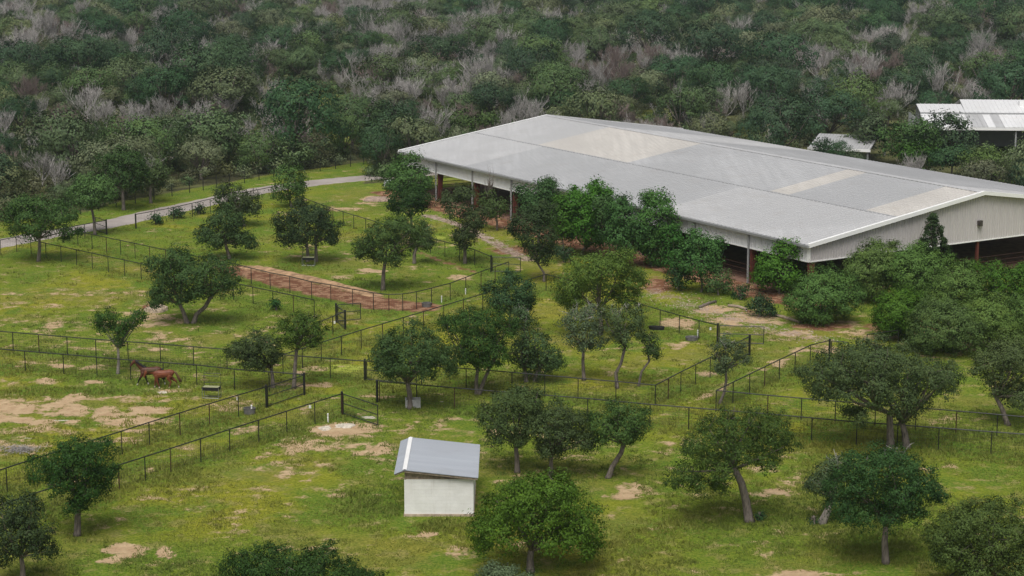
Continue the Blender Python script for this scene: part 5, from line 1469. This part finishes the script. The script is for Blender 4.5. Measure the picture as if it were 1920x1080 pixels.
# ------------------------------------------------------------------ rocks, mounds
def rock(name, label, px, rx, ry, h, mat, seed, group=None, cat='rock'):
    B = G(*px); st_ = random.Random(seed); bm = bmesh.new(); bmesh.ops.create_icosphere(bm, subdivisions=3, radius=1)
    ph = [st_.uniform(0, 6) for _ in range(6)]
    for v_ in bm.verts:
        c = v_.co; k_ = 1 + .14 * math.sin(3 * c.x + ph[0]) + .12 * math.sin(4 * c.y + ph[1]) + .08 * math.sin(7 * c.x + 5 * c.y + ph[2]) + st_.uniform(-.03, .03)
        v_.co = Vector((c.x * rx * k_, c.y * ry * k_, max(-.05, min(c.z, .55 + .1 * math.sin(5 * c.x + ph[3]))) * h * k_ * 1.6))
    me = bpy.data.meshes.new(name); bm.to_mesh(me); bm.free(); me.materials.append(mat)
    tag(link(name, me, None, (B[0], B[1], 0), st_.uniform(-.4, .4)), label, cat, group)
rock('limestone_slab', 'pale flat limestone slab left of the open gate foot', (609, 804), .42, .34, .10, M['rock'], 1)
rock('limestone_slab', 'larger pale limestone slab at the foot of the open gate', (646, 799), .62, .5, .08, M['rock'], 2)
rock('limestone_slab', 'white flat stone lying below the chestnut horse', (305, 736), .42, .28, .05, M['rock'], 3)
rock('soil_mound', 'reddish mound behind the double-trunked oak', (293, 583), 1.1, .8, .42, M['redmound'] if 'redmound' in M else M['footing'], 4, cat='mound')
rock('gravel_heap', 'low gravel heap on the lawn below the pickup', (708, 376), 1.5, 1.0, .28, M['redrock'], 5, cat='gravel')
mb = MB()       # ridge of turned soil along the red strip
P = [G(x, y)[:2] for x, y in [(452,500),(500,507),(560,519),(620,533),(670,546),(710,556)]]
P = smooth_line(P, 6); rings = []
for i, p in enumerate(P):
    d = P[min(i + 1, len(P) - 1)] - P[max(i - 1, 0)]; d /= np.linalg.norm(d); n_ = np.array([-d[1], d[0]])
    hh = .28 * min(1, i / 4, (len(P) - 1 - i) / 4 + .05) * random.uniform(.8, 1.2) + .02; w = .9 * random.uniform(.85, 1.15)
    rings.append([(p[0] + n_[0] * w * t, p[1] + n_[1] * w * t, hh * (1 - t * t) - .03) for t in (-1, -.6, -.25, .1, .5, 1)])
mb.loft(rings)
M['turned'] = simple('turned_dry_soil', (.34, .22, .13), .95, 0, .1, .4, 1.5)
tag(link('soil_ridge', mb.mesh('soil_ridge', M['turned'], True)), 'long low ridge of dry turned soil along the red strip', 'soil ridge')
# timber edging logs on the gravel bank
for px, label in (([(1311,578),(1328,571),(1342,567)], 'dark timber edging log on the gravel bank'), ([(1365,575),(1385,577),(1400,582)], 'row edge of weathered log behind the round bush'), ([(1440,590),(1470,597),(1500,606)], 'weathered retaining log under the corner oak')):
    pts = [G(x, y) for x, y in px]; o0 = pts[0]
    e_ = empty('edging_log', o0, 0, label, 'log')
    link('log', MB().tube([Vector(p - o0) + Vector((0, 0, .10)) for p in pts], [.13, .14, .12], 8).mesh('log', M['wood'] if 'dark' not in label else M['bark'], True), e_)
# loose stones on the gravel beds
stone_me = []
for sd_ in range(4):
    bm = bmesh.new(); bmesh.ops.create_icosphere(bm, subdivisions=1, radius=1); st_ = random.Random(sd_)
    for v_ in bm.verts: v_.co *= st_.uniform(.75, 1.2); v_.co.z *= .6
    me = bpy.data.meshes.new('stone'); bm.to_mesh(me); bm.free(); me.materials.append(M['redrock'] if sd_ < 3 else M['palestone']); stone_me.append(me)
SP_ = []
for line, w, n_ in (([(800,404),(850,418),(900,440),(950,468),(990,488)], 1.3, 500), ([(1225,545),(1280,568),(1330,585),(1400,603),(1470,622),(1550,640)], 2.3, 900)):
    pts = [G(x, y)[:2] for x, y in line]
    for _ in range(n_):
        k_ = random.randrange(len(pts) - 1); t = random.random(); p = pts[k_] * (1 - t) + pts[k_ + 1] * t
        SP_.append(p + np.array([random.gauss(0, w * .55), random.gauss(0, w * .55)]))
SP_ = np.array(SP_)
scatter('loose_stones', SP_, rng.uniform(0, 6, len(SP_)), rng.uniform(.03, .085, len(SP_)), rng.integers(0, 4, len(SP_)), stone_me, 'pinkish loose stones strewn over the gravel beds', 'gravel')
# grey brush heap lower left
B = G(42, 846); bh_ = empty('brush_heap', B, 0, 'heap of grey cut twigs in the paddock at the left edge', 'brush heap')
mb = MB()
for _ in range(160):
    a = random.uniform(0, 6.28); q = random.gauss(0, .55); c = Vector((math.cos(a) * q * 1.5, math.sin(a) * q * .8, random.uniform(.03, .28)))
    d = Vector((random.uniform(-1, 1), random.uniform(-1, 1), random.uniform(-.15, .25))).normalized() * random.uniform(.2, .6)
    mb.tube([c - d, c + d], [.014, .006], 3)
link('twigs', mb.mesh('twigs', M['dead']), bh_)
mb = MB()
for _ in range(8):
    a = random.uniform(0, 6.28); d = Vector((math.cos(a), math.sin(a), .05)) * random.uniform(.5, .9); mb.tube([-d + Vector((0, 0, .06)), d + Vector((0, 0, .12))], [.035, .015], 5)
link('branches', mb.mesh('branches', M['dead'], True), bh_)

# ------------------------------------------------------------------ pickup behind the broadleaf tree
B = G(764, 354); pk = empty('pickup_truck', B, math.pi + R(4), 'white pickup parked at the road end, hidden behind the bright tree', 'pickup')
def prof_body(pts, hw, taper=0.0):
    mb = MB(); mb.loft([[(x, y, z) for x, z in pts] for y in (-hw, -hw + .001, hw - .001, hw)]); return mb
lower = [(-2.8, .45), (-2.8, 1.08), (-1.0, 1.08), (-1.0, 1.02), (1.1, 1.02), (2.45, .95), (2.75, .80), (2.78, .45)]
prof_body(lower, .95).build('body', M['carpaint'], pk)
cab = [(-.95, 1.0), (-.85, 1.72), (-.3, 1.84), (.45, 1.82), (1.2, 1.03)]
prof_body(cab, .80).build('cab', M['carpaint'], pk)
MB().poly([(1.18, -.72, 1.09), (1.18, .72, 1.09), (.52, .66, 1.79), (.52, -.66, 1.79)]).build('windscreen', M['glassdark'], pk)
for s in (-1, 1):
    MB().poly([(-.75, s * .812, 1.12), (-.70, s * .812, 1.66), (.38, s * .812, 1.72), (.95, s * .812, 1.12)]).build('side_window', M['glassdark'], pk)
    MB().box((2.70, s * .62 - .18, .68), (2.80, s * .62 + .18, .86)).build('headlight', M['pvc'], pk)
    MB().box((-2.83, s * .82 - .08, .75), (-2.79, s * .82 + .08, 1.02)).build('tail_light', M['lamp_red'], pk)
    MB().box((.95, s * .95 - .02, 1.05), (1.08, s * 1.12 + .02, 1.25)).build('wing_mirror', M['rubber'], pk)
    for x in (-1.75, 1.75):
        w = MB(); w.tube([(x, s * .70, .38), (x, s * .98, .38)], .38, 18); wo_ = w.build('wheel', M['rubber'], pk)
        MB().tube([(x, s * .975, .38), (x, s * .99, .38)], .22, 14).build('rim', M['galv'], wo_)
MB().box((-2.7, -.78, 1.06), (-1.1, .78, 1.085)).build('bed_floor', M['rubber'], pk)
MB().box((2.72, -.9, .42), (2.88, .9, .62)).build('front_bumper', M['galv'], pk)
MB().box((-2.93, -.9, .45), (-2.80, .9, .62)).build('rear_bumper', M['galv'], pk)
MB().box((2.74, -.42, .64), (2.80, .42, .86)).build('grille', M['rubber'], pk)

# ------------------------------------------------------------------ haze
t = NT('haze_air'); t.n.remove(t.out) if False else None
pv = t.new('ShaderNodeVolumePrincipled')
pv.inputs['Color'].default_value = (.74, .88, 1.0, 1)
pv.inputs['Density'].default_value = 0.00010
pv.inputs['Anisotropy'].default_value = 0.2
t.l.new(pv.outputs[0], t.out.inputs['Volume'])
hz = MB().box((-3600, -2000, -1.0), (3600, 3600, 37.0)).build('haze', t.m)
tag(hz, 'thin pale haze hanging over the whole valley', 'haze', kind='stuff')

print('tris', sum(len(m.polygons) * 2 for m in bpy.data.meshes))
